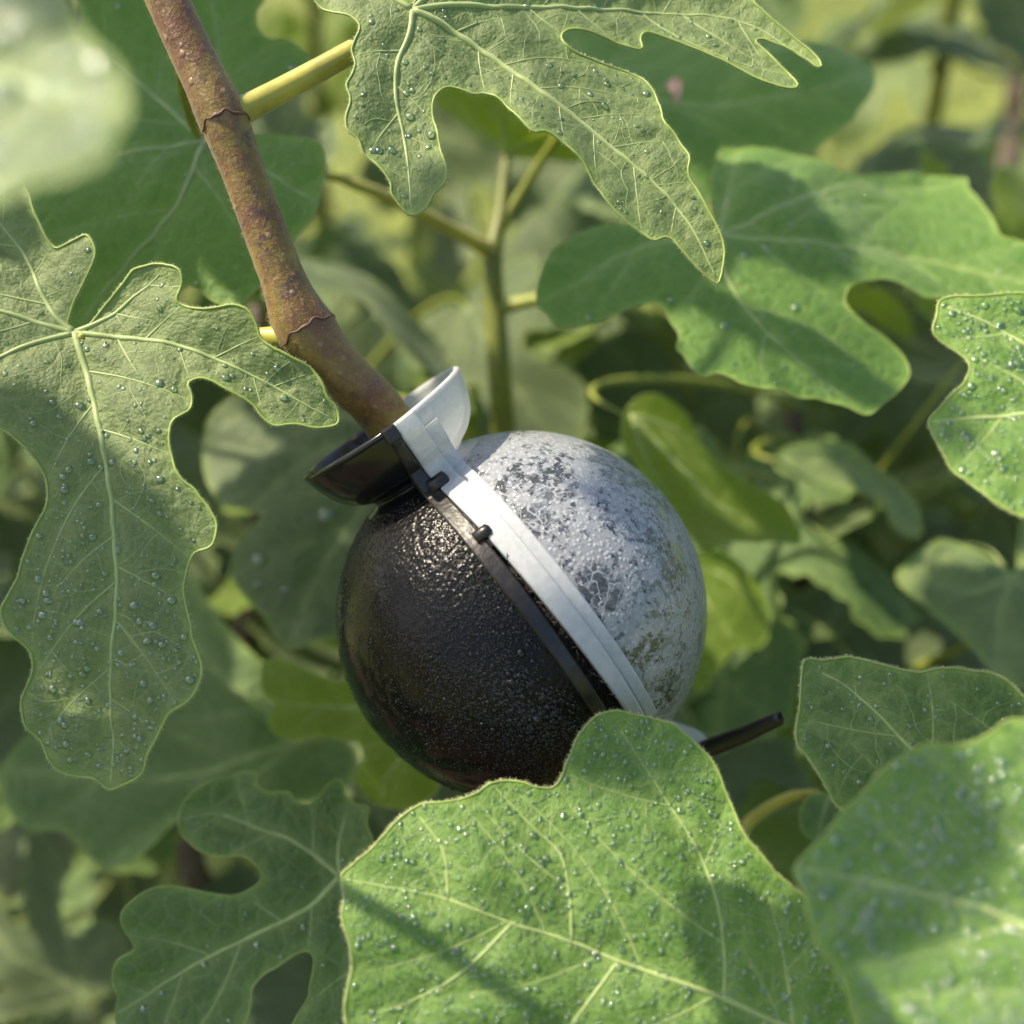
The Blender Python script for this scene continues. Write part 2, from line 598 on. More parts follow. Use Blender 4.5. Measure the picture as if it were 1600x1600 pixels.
def vein_web(poly, prim, sec_gap, ter, rng, max_sec=0.06):
    """secondary (and tertiary) veins grown from primaries inside the outline; returns per primary a list of (points, r0, r1)"""
    allp = [resample(p, 0.0015) for p in prim]
    webs = []
    segs_a = np.concatenate([p[:-1] for p in allp])
    segs_b = np.concatenate([p[1:] for p in allp])
    own = np.concatenate([np.full(len(p) - 1, i) for i, p in enumerate(allp)])
    grown = []
    for i, p in enumerate(allp):
        web = []
        n = len(p)
        L = (n - 1) * 0.0015
        tan = np.gradient(p, axis=0)
        tan /= np.linalg.norm(tan, axis=1)[:, None] + 1e-12
        s = max(0.010, 0.10 * L)
        side = rng.choice([-1, 1])
        other = own != i
        oa, ob = segs_a[other], segs_b[other]
        while s < L * 0.93:
            k = min(n - 1, int(s / 0.0015))
            t = tan[k]
            ang = side * math.radians(rng.uniform(46, 60))
            d = np.array([t[0] * math.cos(ang) - t[1] * math.sin(ang), t[0] * math.sin(ang) + t[1] * math.cos(ang)])
            q = p[k].copy()
            pts = [q.copy()]
            turn = -side * math.radians(rng.uniform(0.6, 1.6))
            ga = np.concatenate([x[:-1] for x in grown]) if grown else None
            gb = np.concatenate([x[1:] for x in grown]) if grown else None
            for _ in range(int(max_sec / 0.0015)):
                d = np.array([d[0] * math.cos(turn) - d[1] * math.sin(turn), d[0] * math.sin(turn) + d[1] * math.cos(turn)])
                q = q + d * 0.0015
                if not inside(poly, q[None])[0]:
                    break
                if len(oa) and len(pts) > 3 and seg_dist(q[None], oa, ob)[0] < 0.002:
                    break
                if grown and len(pts) > 3:
                    if seg_dist(q[None], ga, gb)[0] < 0.0012:
                        break
                pts.append(q.copy())
            if len(pts) > 4:
                pts = np.array(pts)
                grown.append(pts)
                r0 = 0.00034 * (1 - 0.5 * s / L)
                web.append((pts, r0, 0.00009))
            s += sec_gap * rng.uniform(0.35, 0.75)
            side = -side
        webs.append(web)
    if ter:
        base = [(wi, x[0]) for wi, wb in enumerate(webs) for x in wb] + [(i, p) for i, p in enumerate(allp)]
        sa = np.concatenate([x[:-1] for _, x in base])
        sb = np.concatenate([x[1:] for _, x in base])
        idx = np.concatenate([np.full(len(x) - 1, j) for j, (_, x) in enumerate(base)])
        for j, (wi, pts) in enumerate(base):
            tan = np.gradient(pts, axis=0)
            tan /= np.linalg.norm(tan, axis=1)[:, None] + 1e-12
            k = 3
            side = 1
            oa, ob = sa[idx != j], sb[idx != j]
            while k < len(pts) - 2:
                t = tan[k]
                ang = side * math.radians(rng.uniform(70, 100))
                d = np.array([t[0] * math.cos(ang) - t[1] * math.sin(ang), t[0] * math.sin(ang) + t[1] * math.cos(ang)])
                q = pts[k].copy()
                tp = [q.copy()]
                for _ in range(10):
                    a2 = rng.normal(0, 0.22)
                    d = np.array([d[0] * math.cos(a2) - d[1] * math.sin(a2), d[0] * math.sin(a2) + d[1] * math.cos(a2)])
                    q = q + d * 0.0013
                    if not inside(poly, q[None])[0]:
                        break
                    tp.append(q.copy())
                    if len(tp) > 3 and seg_dist(q[None], oa, ob)[0] < 0.0009:
                        break
                if len(tp) > 3:
                    webs[wi].append((np.array(tp), 0.00011, 0.00005))
                k += int(rng.integers(3, 6))
                side = -side
    return allp, webs


def dome(c, n, r, flat, rng):
    """one droplet: a low dome of 5 x 2 rings"""
    k = 7
    a = nrm(np.cross(n, [0.31, 0.77, 0.55]))
    b = np.cross(n, a)
    ph = rng.uniform(0, 6.28)
    el = rng.uniform(0.8, 1.25)
    V = []
    for rr, hh in ((1.0, -0.15), (0.88, 0.42), (0.52, 0.82)):
        for i in range(k):
            t = ph + 2 * math.pi * i / k
            V.append(c + r * rr * (math.cos(t) * a * el + math.sin(t) * b) + n * r * hh * flat)
    V.append(c + n * r * flat)
    F = []
    for j in range(2):
        for i in range(k):
            F.append((j * k + i, j * k + (i + 1) % k, (j + 1) * k + (i + 1) % k, (j + 1) * k + i))
    for i in range(k):
        F.append((2 * k + i, 2 * k + (i + 1) % k, 3 * k))
    return V, F


class LeafShape:
    """a leaf in its own frame: u, v in the plane, h out of it"""
    def __init__(self, seed, bend=(0, 0), curl=0.0, wave=0.0025, wfreq=55.0, cup=0.0):
        self.bend, self.curl, self.wave, self.cup = bend, curl, wave, cup
        self.w = Waves(seed, wfreq)
        self.w2 = Waves(seed + 91, wfreq * 2.6)
        self.veins = None

    def h0(self, q):
        u, v = q[:, 0], q[:, 1]
        r2 = u * u + v * v
        return self.bend[0] * u * u + self.bend[1] * v * v + self.curl * u * v - self.cup * r2 \
            + self.wave * self.w(q) + self.wave * 0.22 * self.w2(q)

    def h(self, q):
        z = self.h0(q)
        if self.veins is not None:
            d = seg_dist(q, *self.veins)
            z = z + 0.0011 * (1 - np.exp(-(d / 0.0042) ** 2))
            if self.sec is not None:
                d2 = seg_dist(q, *self.sec)
                z = z + 0.0007 * (1 - np.exp(-(d2 / 0.0026) ** 2))
        return z

    def p(self, q):
        q = np.atleast_2d(q)
        return np.c_[q, self.h(q)]

    def normal(self, q):
        e = 0.0006
        z = self.h(q)
        zx = self.h(q + [e, 0]) - z
        zy = self.h(q + [0, e]) - z
        n = np.c_[-zx / e, -zy / e, np.ones(len(q))]
        return n / np.linalg.norm(n, axis=1)[:, None]


def build_leaf_meshes(shape, poly, prim, spacing, rng, sec_gap=0.016, ter=False, r_main=0.0009, hairs=0, drops=0,
                      drop_r=0.00045, margin_r=0.00022, drop_zone=None, side_r=0.85):
    """poly, prim in metres in the leaf frame. Returns dict of meshes."""
    out = {}
    allp, webs = vein_web(poly, prim, sec_gap, ter, rng)
    shape.veins = (np.concatenate([p[:-1] for p in allp]), np.concatenate([p[1:] for p in allp]))
    secs = [x[0] for wb in webs for x in wb if x[1] > 0.00012]
    shape.sec = (np.concatenate([p[:-1] for p in secs]), np.concatenate([p[1:] for p in secs])) if secs else None
    # blade
    lo, hi = poly.min(0), poly.max(0)
    gx = np.arange(lo[0], hi[0], spacing)
    gy = np.arange(lo[1], hi[1], spacing * 0.866)
    X, Y = np.meshgrid(gx, gy)
    X = X + (np.arange(len(gy)) % 2)[:, None] * spacing * 0.5
    q = np.c_[X.ravel(), Y.ravel()] + rng.normal(0, spacing * 0.05, (X.size, 2))
    q = q[inside(poly, q)]
    dm = seg_dist(q, poly, np.roll(poly, -1, 0))
    q = q[dm > spacing * 0.45]
    allq = np.concatenate([poly, q])
    n = len(poly)
    res = delaunay_2d_cdt([Vector(a) for a in allq], [(i, (i + 1) % n) for i in range(n)], [], 1, 1e-7)
    vq = np.array([tuple(a) for a in res[0]])
    cen = np.array([vq[list(f)].mean(0) for f in res[2]])
    keep = inside(poly, cen)
    faces = []
    for f, k in zip(res[2], keep):
        if k:
            a, b, c = vq[f[0]], vq[f[1]], vq[f[2]]
            ccw = (b[0] - a[0]) * (c[1] - a[1]) - (b[1] - a[1]) * (c[0] - a[0]) > 0
            faces.append(tuple(f) if ccw else tuple(reversed(f)))
    P = shape.p(vq)
    me = mesh_from('blade', P, faces)
    dv = seg_dist(vq, *shape.veins)
    va = np.exp(-(dv / 0.0022) ** 2)
    if shape.sec is not None:
        va = np.maximum(va, 0.7 * np.exp(-(seg_dist(vq, *shape.sec) / 0.0014) ** 2))
    de = seg_dist(vq, poly, np.roll(poly, -1, 0))
    for nm, arr in (('vein', va), ('edge', np.exp(-de / 0.0011))):
        at_ = me.attributes.new(nm, 'FLOAT', 'POINT')
        at_.data.foreach_set('value', arr.astype(np.float32))
    out['blade'] = me
    # veins
    vm = []
    for i, p in enumerate(allp):
        mb = MB()
        r = np.linspace(r_main, r_main * 0.2, len(p)) * (1.0 if i == 0 else side_r)
        pp = shape.p(p)
        pp[:, 2] -= r * 0.35
        mb.add(*tube(pp, r, 8))
        for pts, r0, r1 in webs[i]:
            rr = np.linspace(r0, r1, len(pts)) * r_main / 0.0009
            pq = shape.p(pts)
            pq[:, 2] -= rr * 0.25
            mb.add(*tube(pq, rr, 5 if r0 > 0.0002 else 4, caps=False))
        vm.append(mb.mesh('vein'))
    out['veins'] = vm
    # margin
    mb = MB()
    pc = shape.p(np.r_[poly, poly[:1]])
    mb.add(*tube(pc, margin_r, 5, caps=False))
    out['margin'] = mb.mesh('margin')
    # hairs on the margin
    if hairs:
        k = rng.integers(0, n, hairs)
        f = rng.uniform(0, 1, hairs)[:, None]
        a, b = poly[k], poly[(k + 1) % n]
        bp = a * (1 - f) + b * f
        tn = b - a
        tn /= np.linalg.norm(tn, axis=1)[:, None] + 1e-12
        on = np.c_[tn[:, 1], -tn[:, 0]]
        area = 0.5 * np.sum(poly[:, 0] * np.roll(poly[:, 1], -1) - np.roll(poly[:, 0], -1) * poly[:, 1])
        if area < 0:
            on = -on
        base = shape.p(bp)
        L = rng.uniform(0.0004, 0.0010, hairs)[:, None]
        dr = np.c_[on + tn * rng.normal(0, 0.5, hairs)[:, None], rng.normal(0.1, 0.4, hairs)]
        dr /= np.linalg.norm(dr, axis=1)[:, None]
        tip = base + dr * L
        wd = np.c_[tn, np.zeros(hairs)] * 0.00005
        up = np.array([0, 0, 0.00005])
        V = np.empty((hairs * 4, 3))
        V[0::4], V[1::4], V[2::4], V[3::4] = base - wd, base + wd, base + up, tip
        F = []
        for i in range(hairs):
            j = 4 * i
            F += [(j, j + 1, j + 3), (j + 1, j + 2, j + 3), (j + 2, j, j + 3)]
        out['hairs'] = mesh_from('hairs', V, F)
    # droplets
    if drops:
        q = np.c_[rng.uniform(lo[0], hi[0], drops * 4), rng.uniform(lo[1], hi[1], drops * 4)]
        q = q[inside(poly, q)]
        if drop_zone is not None:
            q = q[rng.uniform(0, 1, len(q)) < drop_zone(q)]
        q = q[:drops]
        q = q[seg_dist(q, poly, np.roll(poly, -1, 0)) > 0.0007]
        r = np.clip(drop_r * np.exp(rng.normal(0, 0.55, len(q))), drop_r * 0.3, drop_r * 3.4)
        N = shape.normal(q)
        P = shape.p(q)
        mb = MB()
        for i in range(len(q)):
            mb.add(*dome(P[i], N[i], r[i], rng.uniform(0.38, 0.66), rng))
        out['drops'] = mb.mesh('droplets')
    return out


def unproject(px, base_w, U, V, N, shape):
    """pixel points -> (u, v) on the curved leaf surface standing at base_w"""
    px = np.asarray(px, float)
    R = np.array([ray(a, b) for a, b in px])
    q = np.zeros((len(px), 2))
    for _ in range(14):
        hh = shape.h0(q)
        org = base_w[None] + N[None] * hh[:, None]
        t = ((org - CAM) @ N) / (R @ N)
        W = CAM + R * t[:, None] - base_w[None]
        qn = np.c_[W @ U, W @ V]
        q = 0.5 * q + 0.5 * qn
    return q


def frame_mat(U, V, N, loc):
    m = np.eye(4)
    m[:3, 0], m[:3, 1], m[:3, 2], m[:3, 3] = U, V, N, loc
    return Matrix(m.tolist())


def petiole(shoot, leaf_w, leaf_obj, M, tipdir, N, path_px=None, mat=None, r=(0.0017, 0.0012), target=None, joint=None):
    base = leaf_w
    if path_px is not None:
        pts = np.array([base] + [at(*p) for p in path_px])
    else:
        if target is None:
            want = base - tipdir * 0.05 - np.array([0, 0, 0.035])
            k = np.linalg.norm(shoot.P - want, axis=1).argmin()
            target = shoot.P[k]
        L = np.linalg.norm(target - base)
        c1 = base - tipdir * L * 0.35 - N * L * 0.12
        c2 = target + np.array([0, 0, 0.12 * L]) + (base - target) * 0.22
        t = np.linspace(0, 1, 14)[:, None]
        pts = (1 - t) ** 3 * base + 3 * (1 - t) ** 2 * t * c1 + 3 * (1 - t) * t ** 2 * c2 + t ** 3 * target
    pts = catmull(pts, 5)
    Mi = np.array(M.inverted())
    loc = pts @ Mi[:3, :3].T + Mi[:3, 3]
    loc[0, 2] -= r[1] * 1.6
    loc[1, 2] -= r[1] * 0.8
    loc[2, 2] -= r[1] * 0.4
    n = len(loc)
    rad = np.interp(np.linspace(0, 1, n), [0, 0.22, 0.85, 1], [r[1] * 0.35, r[1], r[0], r[0] * 1.35])
    mb = MB()
    mb.add(*tube(loc, rad, 10))
    mb.build('petiole', mat or M_PETG, leaf_obj)


def traced_leaf(shoot, base, depth, N, outline, veins, mat, seed, tip=None, shape_kw=None, spacing=0.0018, pet=None,
                label=None, vein_mat=None, **kw):
    """a leaf whose outline follows the photograph, standing at its own distance and tilt"""
    N = nrm(c2w(N))
    bw = at(*base, depth)
    tipw = at(*(tip or veins[0][-1]), depth) - bw
    Vv = nrm(tipw - N * np.dot(tipw, N))
    U = np.cross(Vv, N)
    sh = LeafShape(seed, **(shape_kw or {}))
    rng = np.random.default_rng(seed)
    poly = catmull(unproject(outline, bw, U, Vv, N, sh), 5, closed=True)
    poly = resample(np.r_[poly, poly[:1]], max(0.0009, spacing * 0.6))[:-1]
    nv = rng.normal(0, 1, (len(poly), 2))
    sm = (nv + np.roll(nv, 1, 0) + np.roll(nv, -1, 0)) / 3
    poly = poly + sm * 0.00013
    prim = [catmull(unproject(v, bw, U, Vv, N, sh), 5) for v in veins]
    ms = build_leaf_meshes(sh, poly, prim, spacing, rng, **kw)
    M = frame_mat(U, Vv, N, bw)
    leaf = link('leaf', ms['blade'], mat, shoot.root)
    leaf.matrix_basis = frame_mat(U, Vv, N, bw - shoot.org)
    if label:
        leaf['label'] = label
    for i, vmesh in enumerate(ms['veins']):
        link('midrib' if i == 0 else 'vein', vmesh, vein_mat or M_VEIN, leaf)
    link('margin', ms['margin'], M_MARGIN, leaf)
    if 'hairs' in ms:
        o = link('hairs', ms['hairs'], M_HAIR, leaf)
        o['kind'] = 'stuff'
    if 'drops' in ms:
        o = link('droplets', ms['drops'], M_WATER, leaf)
        o['kind'] = 'stuff'
    pet = pet or {}
    petiole(shoot, bw, leaf, M, Vv, N, **pet)
    return leaf


# ------------------------------------------------------------------ main branch and the rooting pod
RB = 0.0408
POD = at(810, 962, 0.25)
AX = nrm(c2w((-0.548, 0.812, 0.20)))
AXX = c2w((0.82, 0.55, -0.16))
AXX = nrm(AXX - AX * np.dot(AX, AXX))
AXY = np.cross(AX, AXX)

exitp = POD - AX * RB * 1.45
n1_, n2_ = at(475, 512, 0.228), at(352, 178, 0.222)
branch = Shoot('fig_branch', 'brown barked fig branch with downy lobed leaves running into the rooting pod', 'fig branch',
               [(0.10, 0.48, 0.0), (0.11, 0.46, 0.45), (0.085, 0.36, 0.85), exitp - AX * 0.05 + [0.0, 0.01, -0.01], exitp, POD,
                at(613, 667, 0.239), at(545, 594, 0.232), at(477, 515, 0.228), at(440, 430, 0.226), at(392, 300, 0.224),
                at(348, 185, 0.222), at(296, 75, 0.221), at(243, -40, 0.22), at(150, -230, 0.218), at(120, -420, 0.22)],
               [0.008, 0.0075, 0.007, 0.0062, 0.0058, 0.0056, 0.0054, 0.0052, 0.0054, 0.0046, 0.0046, 0.0044, 0.0044, 0.0043, 0.004, 0.003],
               M_BARK, segs=20, nodes=(n1_, n2_))
# leaf scar rings at the nodes and fine down on the bark
for nd in (n1_, n2_):
    k = np.linalg.norm(branch.P - nd, axis=1).argmin()
    mb = MB()
    t = nrm(branch.P[k + 1] - branch.P[k - 1])
    a = nrm(np.cross(t, [0.2, 0.3, 0.9]))
    b = np.cross(t, a)
    th = np.linspace(0, 2 * math.pi, 60)
    rr = branch.R[k] - 0.00005
    ring = [branch.P[k] - branch.org + (a * math.cos(x) + b * math.sin(x)) * rr + t * (0.0007 * math.sin(2 * x + 1) + 0.00035 * math.sin(7 * x) + 0.0002 * math.sin(13 * x + 2)) for x in th]
    mb.add(*tube(ring, 0.00026 + 0.0002 * np.sin(th * 5) * np.sin(th * 3 + 1), 6, caps=False))
    mb.build('leaf_scar', simple('scar', (0.10, 0.045, 0.03), 0.6, 0.4, 500.0), branch.root)
seg = (branch.P[:, 2] > POD[2] + 0.02)
idx = np.where(seg)[0]
HN = 5200
kk = RNG.choice(idx[1:-1], HN)
tt = branch.P[kk + 1] - branch.P[kk - 1]
tt /= np.linalg.norm(tt, axis=1)[:, None]
aa = RNG.normal(0, 1, (HN, 3))
aa -= tt * (aa * tt).sum(1)[:, None]
aa /= np.linalg.norm(aa, axis=1)[:, None]
bs = branch.P[kk] + tt * RNG.uniform(-0.002, 0.002, HN)[:, None] + aa * (branch.R[kk] * 0.97)[:, None] - branch.org
dirs = aa + tt * RNG.normal(0, 0.4, HN)[:, None]
tip = bs + dirs * RNG.uniform(0.0004, 0.0011, HN)[:, None]
wd = np.cross(tt, aa) * 0.00004
V = np.empty((HN * 4, 3))
V[0::4], V[1::4], V[2::4], V[3::4] = bs - wd, bs + wd, bs + tt * 0.00005, tip
F = []
for i in range(HN):
    j = 4 * i
    F += [(j, j + 1, j + 3), (j + 1, j + 2, j + 3), (j + 2, j, j + 3)]
hr = link('hairs', mesh_from('bark_hairs', V, F), simple('bark_down', (0.42, 0.27, 0.11), 0.5), branch.root)
hr['kind'] = 'stuff'

pod = thing('rooting_pod', POD, 'round plastic rooting pod, half glossy black and half fogged clear, clamped on brown branch', 'rooting pod')
PM = frame_mat(AXX, AXY, AX, POD)
pod.matrix_world = PM

th = np.linspace(0, 1, 40)
z_hi, z_lo = 0.93, -0.95
phi = np.linspace(math.asin(z_hi), math.asin(z_lo), 48)
SPH = [(math.cos(x), math.sin(x)) for x in phi]
CUP = [(0.515, 1.29), (0.507, 1.245), (0.485, 1.18), (0.44, 1.09), (0.375, 1.025), (0.31, 0.99), (0.285, 0.97),
       (0.30, 0.955), (0.345, 0.94), (math.cos(math.asin(z_hi)), z_hi)]
LOW = [(math.cos(math.asin(z_lo)), z_lo), (0.275, -0.985), (0.255, -1.03), (0.275, -1.09), (0.32, -1.16), (0.365, -1.24), (0.375, -1.27)]


def half_shell(prof, th_, sx, nseg=40, shift=0.0):
    """half-turn of a profile with wall thickness th_, on the side sx of the seam"""
    prof = catmull(np.array(prof), 3)
    t = np.gradient(prof, axis=0)
    t /= np.linalg.norm(t, axis=1)[:, None] + 1e-12
    nin = np.c_[-t[:, 1], t[:, 0]]
    if nin[len(nin) // 2, 0] > 0:
        nin = -nin
    inner = prof + nin * th_
    mid = (prof[0] + inner[0]) / 2 - t[0] * th_ * 0.5
    mid2 = (prof[-1] + inner[-1]) / 2 + t[-1] * th_ * 0.5
    loop = np.concatenate([prof, mid2[None], inner[::-1], mid[None]])
    n = len(loop)
    ph = np.linspace(-math.pi / 2, math.pi / 2, nseg)
    V = []
    for a in ph:
        V.append(np.c_[sx * (loop[:, 0] * math.cos(a)) + shift, loop[:, 0] * math.sin(a), loop[:, 1]])
    V = np.concatenate(V) * RB
    F = []
    for i in range(nseg - 1):
        for k in range(n):
            k2 = (k + 1) % n
            f = (i * n + k, i * n + k2, (i + 1) * n + k2, (i + 1) * n + k)
            F.append(f if sx < 0 else tuple(reversed(f)))
    return V, F


def prof_r(z):
    if z > z_hi:
        c = np.array(CUP)[::-1]
        return float(np.interp(z, c[:, 1], c[:, 0]))
    if z < z_lo:
        c = np.array(LOW)[::-1]
        return float(np.interp(z, c[:, 1], c[:, 0]))
    return math.sqrt(1 - z * z)


def flange(sgn_y, x0f, x1f, proud, zs, web=0.44):
    """raised lip that follows the seam; x0f, x1f give its two faces as functions of height"""
    V, F = [], []
    for z in zs:
        ri = prof_r(z) - 0.03
        ro = max(prof_r(z) + proud, web if z > 0 else 0.36)
        if z > 1.2:
            ro = max(ro, 0.515 + proud)
        x0, x1 = x0f(z), x1f(z)
        e = 0.008
        for x, r in ((x0, ri), (x0, ro - e), (x0 + e * (1 if x1 > x0 else -1), ro), (x1 - e * (1 if x1 > x0 else -1), ro), (x1, ro - e), (x1, ri)):
            V.append((x, sgn_y * r, z))
    m = 6
    for i in range(len(zs) - 1):
        for k in range(m):
            k2 = (k + 1) % m
            F.append((i * m + k, i * m + k2, (i + 1) * m + k2, (i + 1) * m + k))
    F.append(tuple(range(m)))
    F.append(tuple(reversed(range((len(zs) - 1) * m, len(zs) * m))))
    return np.array(V) * RB, F


ZS = np.linspace(1.30, -1.22, 70)
# black half
mb = MB(); mb.add(*half_shell(SPH, 0.03, -1, 64, -0.006))
black = mb.build('black_shell', M_BLACK, pod)
black['label'] = 'glossy black half shell beaded with dew'
for prof, nm in ((CUP, 'cup'), (LOW, 'lower_cup')):
    mb = MB(); mb.add(*half_shell(prof, 0.032, -1, 40, -0.006))
    mb.build(nm, M_BLACKCUP, black)
for sy in (-1, 1):
    mb = MB(); mb.add(*flange(sy, lambda z: min(-0.012, 0.008 + 0.059 * (0.5 - z)), lambda z: -0.085 - 0.012 * math.sin(z * 2), 0.045, ZS))
    mb.build('flange', M_BLACKTRIM, black, smooth=False)
    for z, w_, hgt in ((0.93, 0.075, 0.045), (0.66, 0.06, 0.03)):
        mb = MB()
        ro = max(prof_r(z) + 0.045, 0.44)
        tan = nrm([prof_r(z + 0.02) - prof_r(z - 0.02), 0.04]) if z < 0.9 else np.array([0.25, 0.97])
        pts = [np.array([x, sy * (ro - 0.006), z]) for x in (-0.05, hgt * 0.5, hgt, hgt + 0.012)]
        mb.add(*tube(np.array(pts) * RB, np.array([w_, w_, w_, w_ * 0.6]) * RB * 0.62, 8))
        mb.build('peg', M_BLACKTRIM, black)
    # block at the head of the flange
mb = MB()
hx = np.array([(x, y, z) for x in (-0.105, -0.03) for y in (-0.578, -0.49) for z in (1.235, 1.318)]) * RB
mb.add(hx, [(0, 1, 3, 2), (4, 6, 7, 5), (0, 4, 5, 1), (2, 3, 7, 6), (0, 2, 6, 4), (1, 5, 7, 3)])
blk = mb.build('latch', M_BLACKTRIM, black, smooth=False)
bv = blk.modifiers.new('bevel', 'BEVEL'); bv.width = 0.0005; bv.segments = 2
mb = MB()
hx = np.array([(x, y, z) for x in (-0.30, -0.12) for y in (0.45, 0.56) for z in (1.22, 1.30)]) * RB
mb.add(hx, [(0, 1, 3, 2), (4, 6, 7, 5), (0, 4, 5, 1), (2, 3, 7, 6), (0, 2, 6, 4), (1, 5, 7, 3)])
blk = mb.build('latch', M_BLACKTRIM, black, smooth=False)
bv = blk.modifiers.new('bevel', 'BEVEL'); bv.width = 0.0005; bv.segments = 2

def rim(parent, sx, mat, shift):
    a = np.linspace(-math.pi / 2, math.pi / 2, 60)
    pts = np.c_[sx * 0.502 * np.cos(a) + shift, 0.502 * np.sin(a), np.full(60, 1.292)] * RB
    m_ = MB(); m_.add(*tube(pts, 0.019 * RB, 8))
    m_.build('rim', mat, parent)


rim(black, -1, M_BLACKCUP, -0.006)
# dew beads on the black shell: small and dense, larger low beside the seam
mb = MB()
M_DEW = simple('dew_on_black', (0.004, 0.004, 0.004), 0.05, 0.2, 90.0)
wz = Waves(21, 5.5)
cnt = 0
while cnt < 11000:
    d = nrm(RNG.normal(0, 1, 3))
    if d[0] > -0.085 or d[1] > 0.25 or abs(d[2]) > 0.93:
        continue
    near = math.exp(-((d[0] + 0.25) / 0.36) ** 2) * math.exp(-((d[2] - 0.22) / 0.52) ** 2)
    den = near * (0.75 + 0.4 * wz(np.array([[d[1] + d[0], d[2]]]))[0])
    if RNG.uniform() > den:
        continue
    lowness = math.exp(-((d[0] + 0.22) / 0.2) ** 2) * math.exp(-((d[2] + 0.12) / 0.3) ** 2)
    r = RNG.lognormal(0, 0.35) * (0.00014 + 0.00024 * lowness * RNG.uniform(0.3, 1.3))
    mb.add(*dome(d * RB * 1.0 + np.array([-0.006 * RB, 0, 0]), d, r, 0.75, RNG))
    cnt += 1
o = mb.build('dew', M_DEW, black)
o['kind'] = 'stuff'

# clear half, sprung open a little at its lower end
OPEN = Matrix.Translation((0, 0, 0.5 * RB)) @ Matrix.Rotation(math.radians(-3.4), 4, 'Y') @ Matrix.Translation((0, 0, -0.5 * RB))
mb = MB(); mb.add(*half_shell(SPH, 0.02, 1, 64, 0.02))
clear = mb.build('clear_shell', M_CLEAR, pod)
clear.matrix_basis = OPEN
clear['label'] = 'clear half shell fogged white with dark moss showing through'
for prof, nm in ((CUP, 'cup'), (LOW, 'lower_cup')):
    mb = MB(); mb.add(*half_shell(prof, 0.034, 1, 40, 0.02))
    mb.build(nm, M_MILK, clear)
for sy in (-1, 1):
    mb = MB(); mb.add(*flange(sy, lambda z: 0.014, lambda z: 0.062 + 0.07 * max(0, min(1, (z + 0.9) / 1.6)), 0.05, ZS))
    mb.build('flange', M_MILK, clear, smooth=False)
    ZR = np.linspace(1.2, -0.6, 50)
    mb = MB(); mb.add(*flange(sy, lambda z: 0.10 + 0.02 * z, lambda z: 0.17 + 0.035 * z, 0.02, ZR, 0.40))
    mb.build('rib', M_MILK, clear, smooth=False)

rim(clear, 1, M_MILK, 0.02)
# moss ball inside
nu, nv_ = 72, 40
V, F = [], []
wa, wb_ = Waves(5, 9.0), Waves(6, 30.0)
for j in range(nv_ + 1):
    a = math.pi * j / nv_
    for i in range(nu):
        b = 2 * math.pi * i / nu
        d = np.array([math.sin(a) * math.cos(b), math.sin(a) * math.sin(b), math.cos(a)])
        q = np.array([[d[0] * 1.0 + d[2] * 0.7, d[1] + d[2] * 0.4]])
        rr = 0.935 + 0.012 * wa(q)[0] + 0.010 * wb_(q)[0]
        V.append(d * RB * min(rr, 0.958))
for j in range(nv_):
    for i in range(nu):
        F.append((j * nu + i, (j + 1) * nu + i, (j + 1) * nu + (i + 1) % nu, j * nu + (i + 1) % nu))
link('rooting_moss', mesh_from('rooting_moss', V, F), M_SOIL, pod)
mb = MB()
for i in range(90):
    z = RNG.uniform(-0.92, 0.6)
    x = RNG.uniform(-0.01, 0.06)
    r = math.sqrt(1 - z * z)
    p0 = np.array([x, -(r - 0.06), z])
    pts = [p0]
    d = np.array([RNG.normal(0, 0.6), -0.8, RNG.normal(0, 0.9)])
    for k in range(5):
        d = nrm(d + RNG.normal(0, 0.5, 3))
        pts.append(pts[-1] + d * RNG.uniform(0.012, 0.03))
    mb.add(*tube(np.array(pts) * RB, 0.00011, 4))
o = mb.build('moss_fibres', simple('fibre', (0.028, 0.018, 0.013), 0.8, 0.5, 800.0), pod)
o['kind'] = 'stuff'

# black tie whose tail sticks out below the clear half
PMi = np.array(PM.inverted())
tw = np.array([at(985, 1236, 0.262), at(1040, 1203, 0.258), at(1100, 1172, 0.254), at(1160, 1148, 0.250), at(1212, 1125, 0.246), at(1218, 1122, 0.2455)])
tl = catmull(tw, 5) @ PMi[:3, :3].T + PMi[:3, 3]
rad = np.interp(np.linspace(0, 1, len(tl)), [0, 0.5, 0.9, 0.97, 1], [0.0024, 0.0021, 0.0015, 0.0012, 0.0003])
mb = MB(); mb.add(*tube(tl, rad, 12))
mb.build('tie_tail', M_BLACKTRIM, pod)

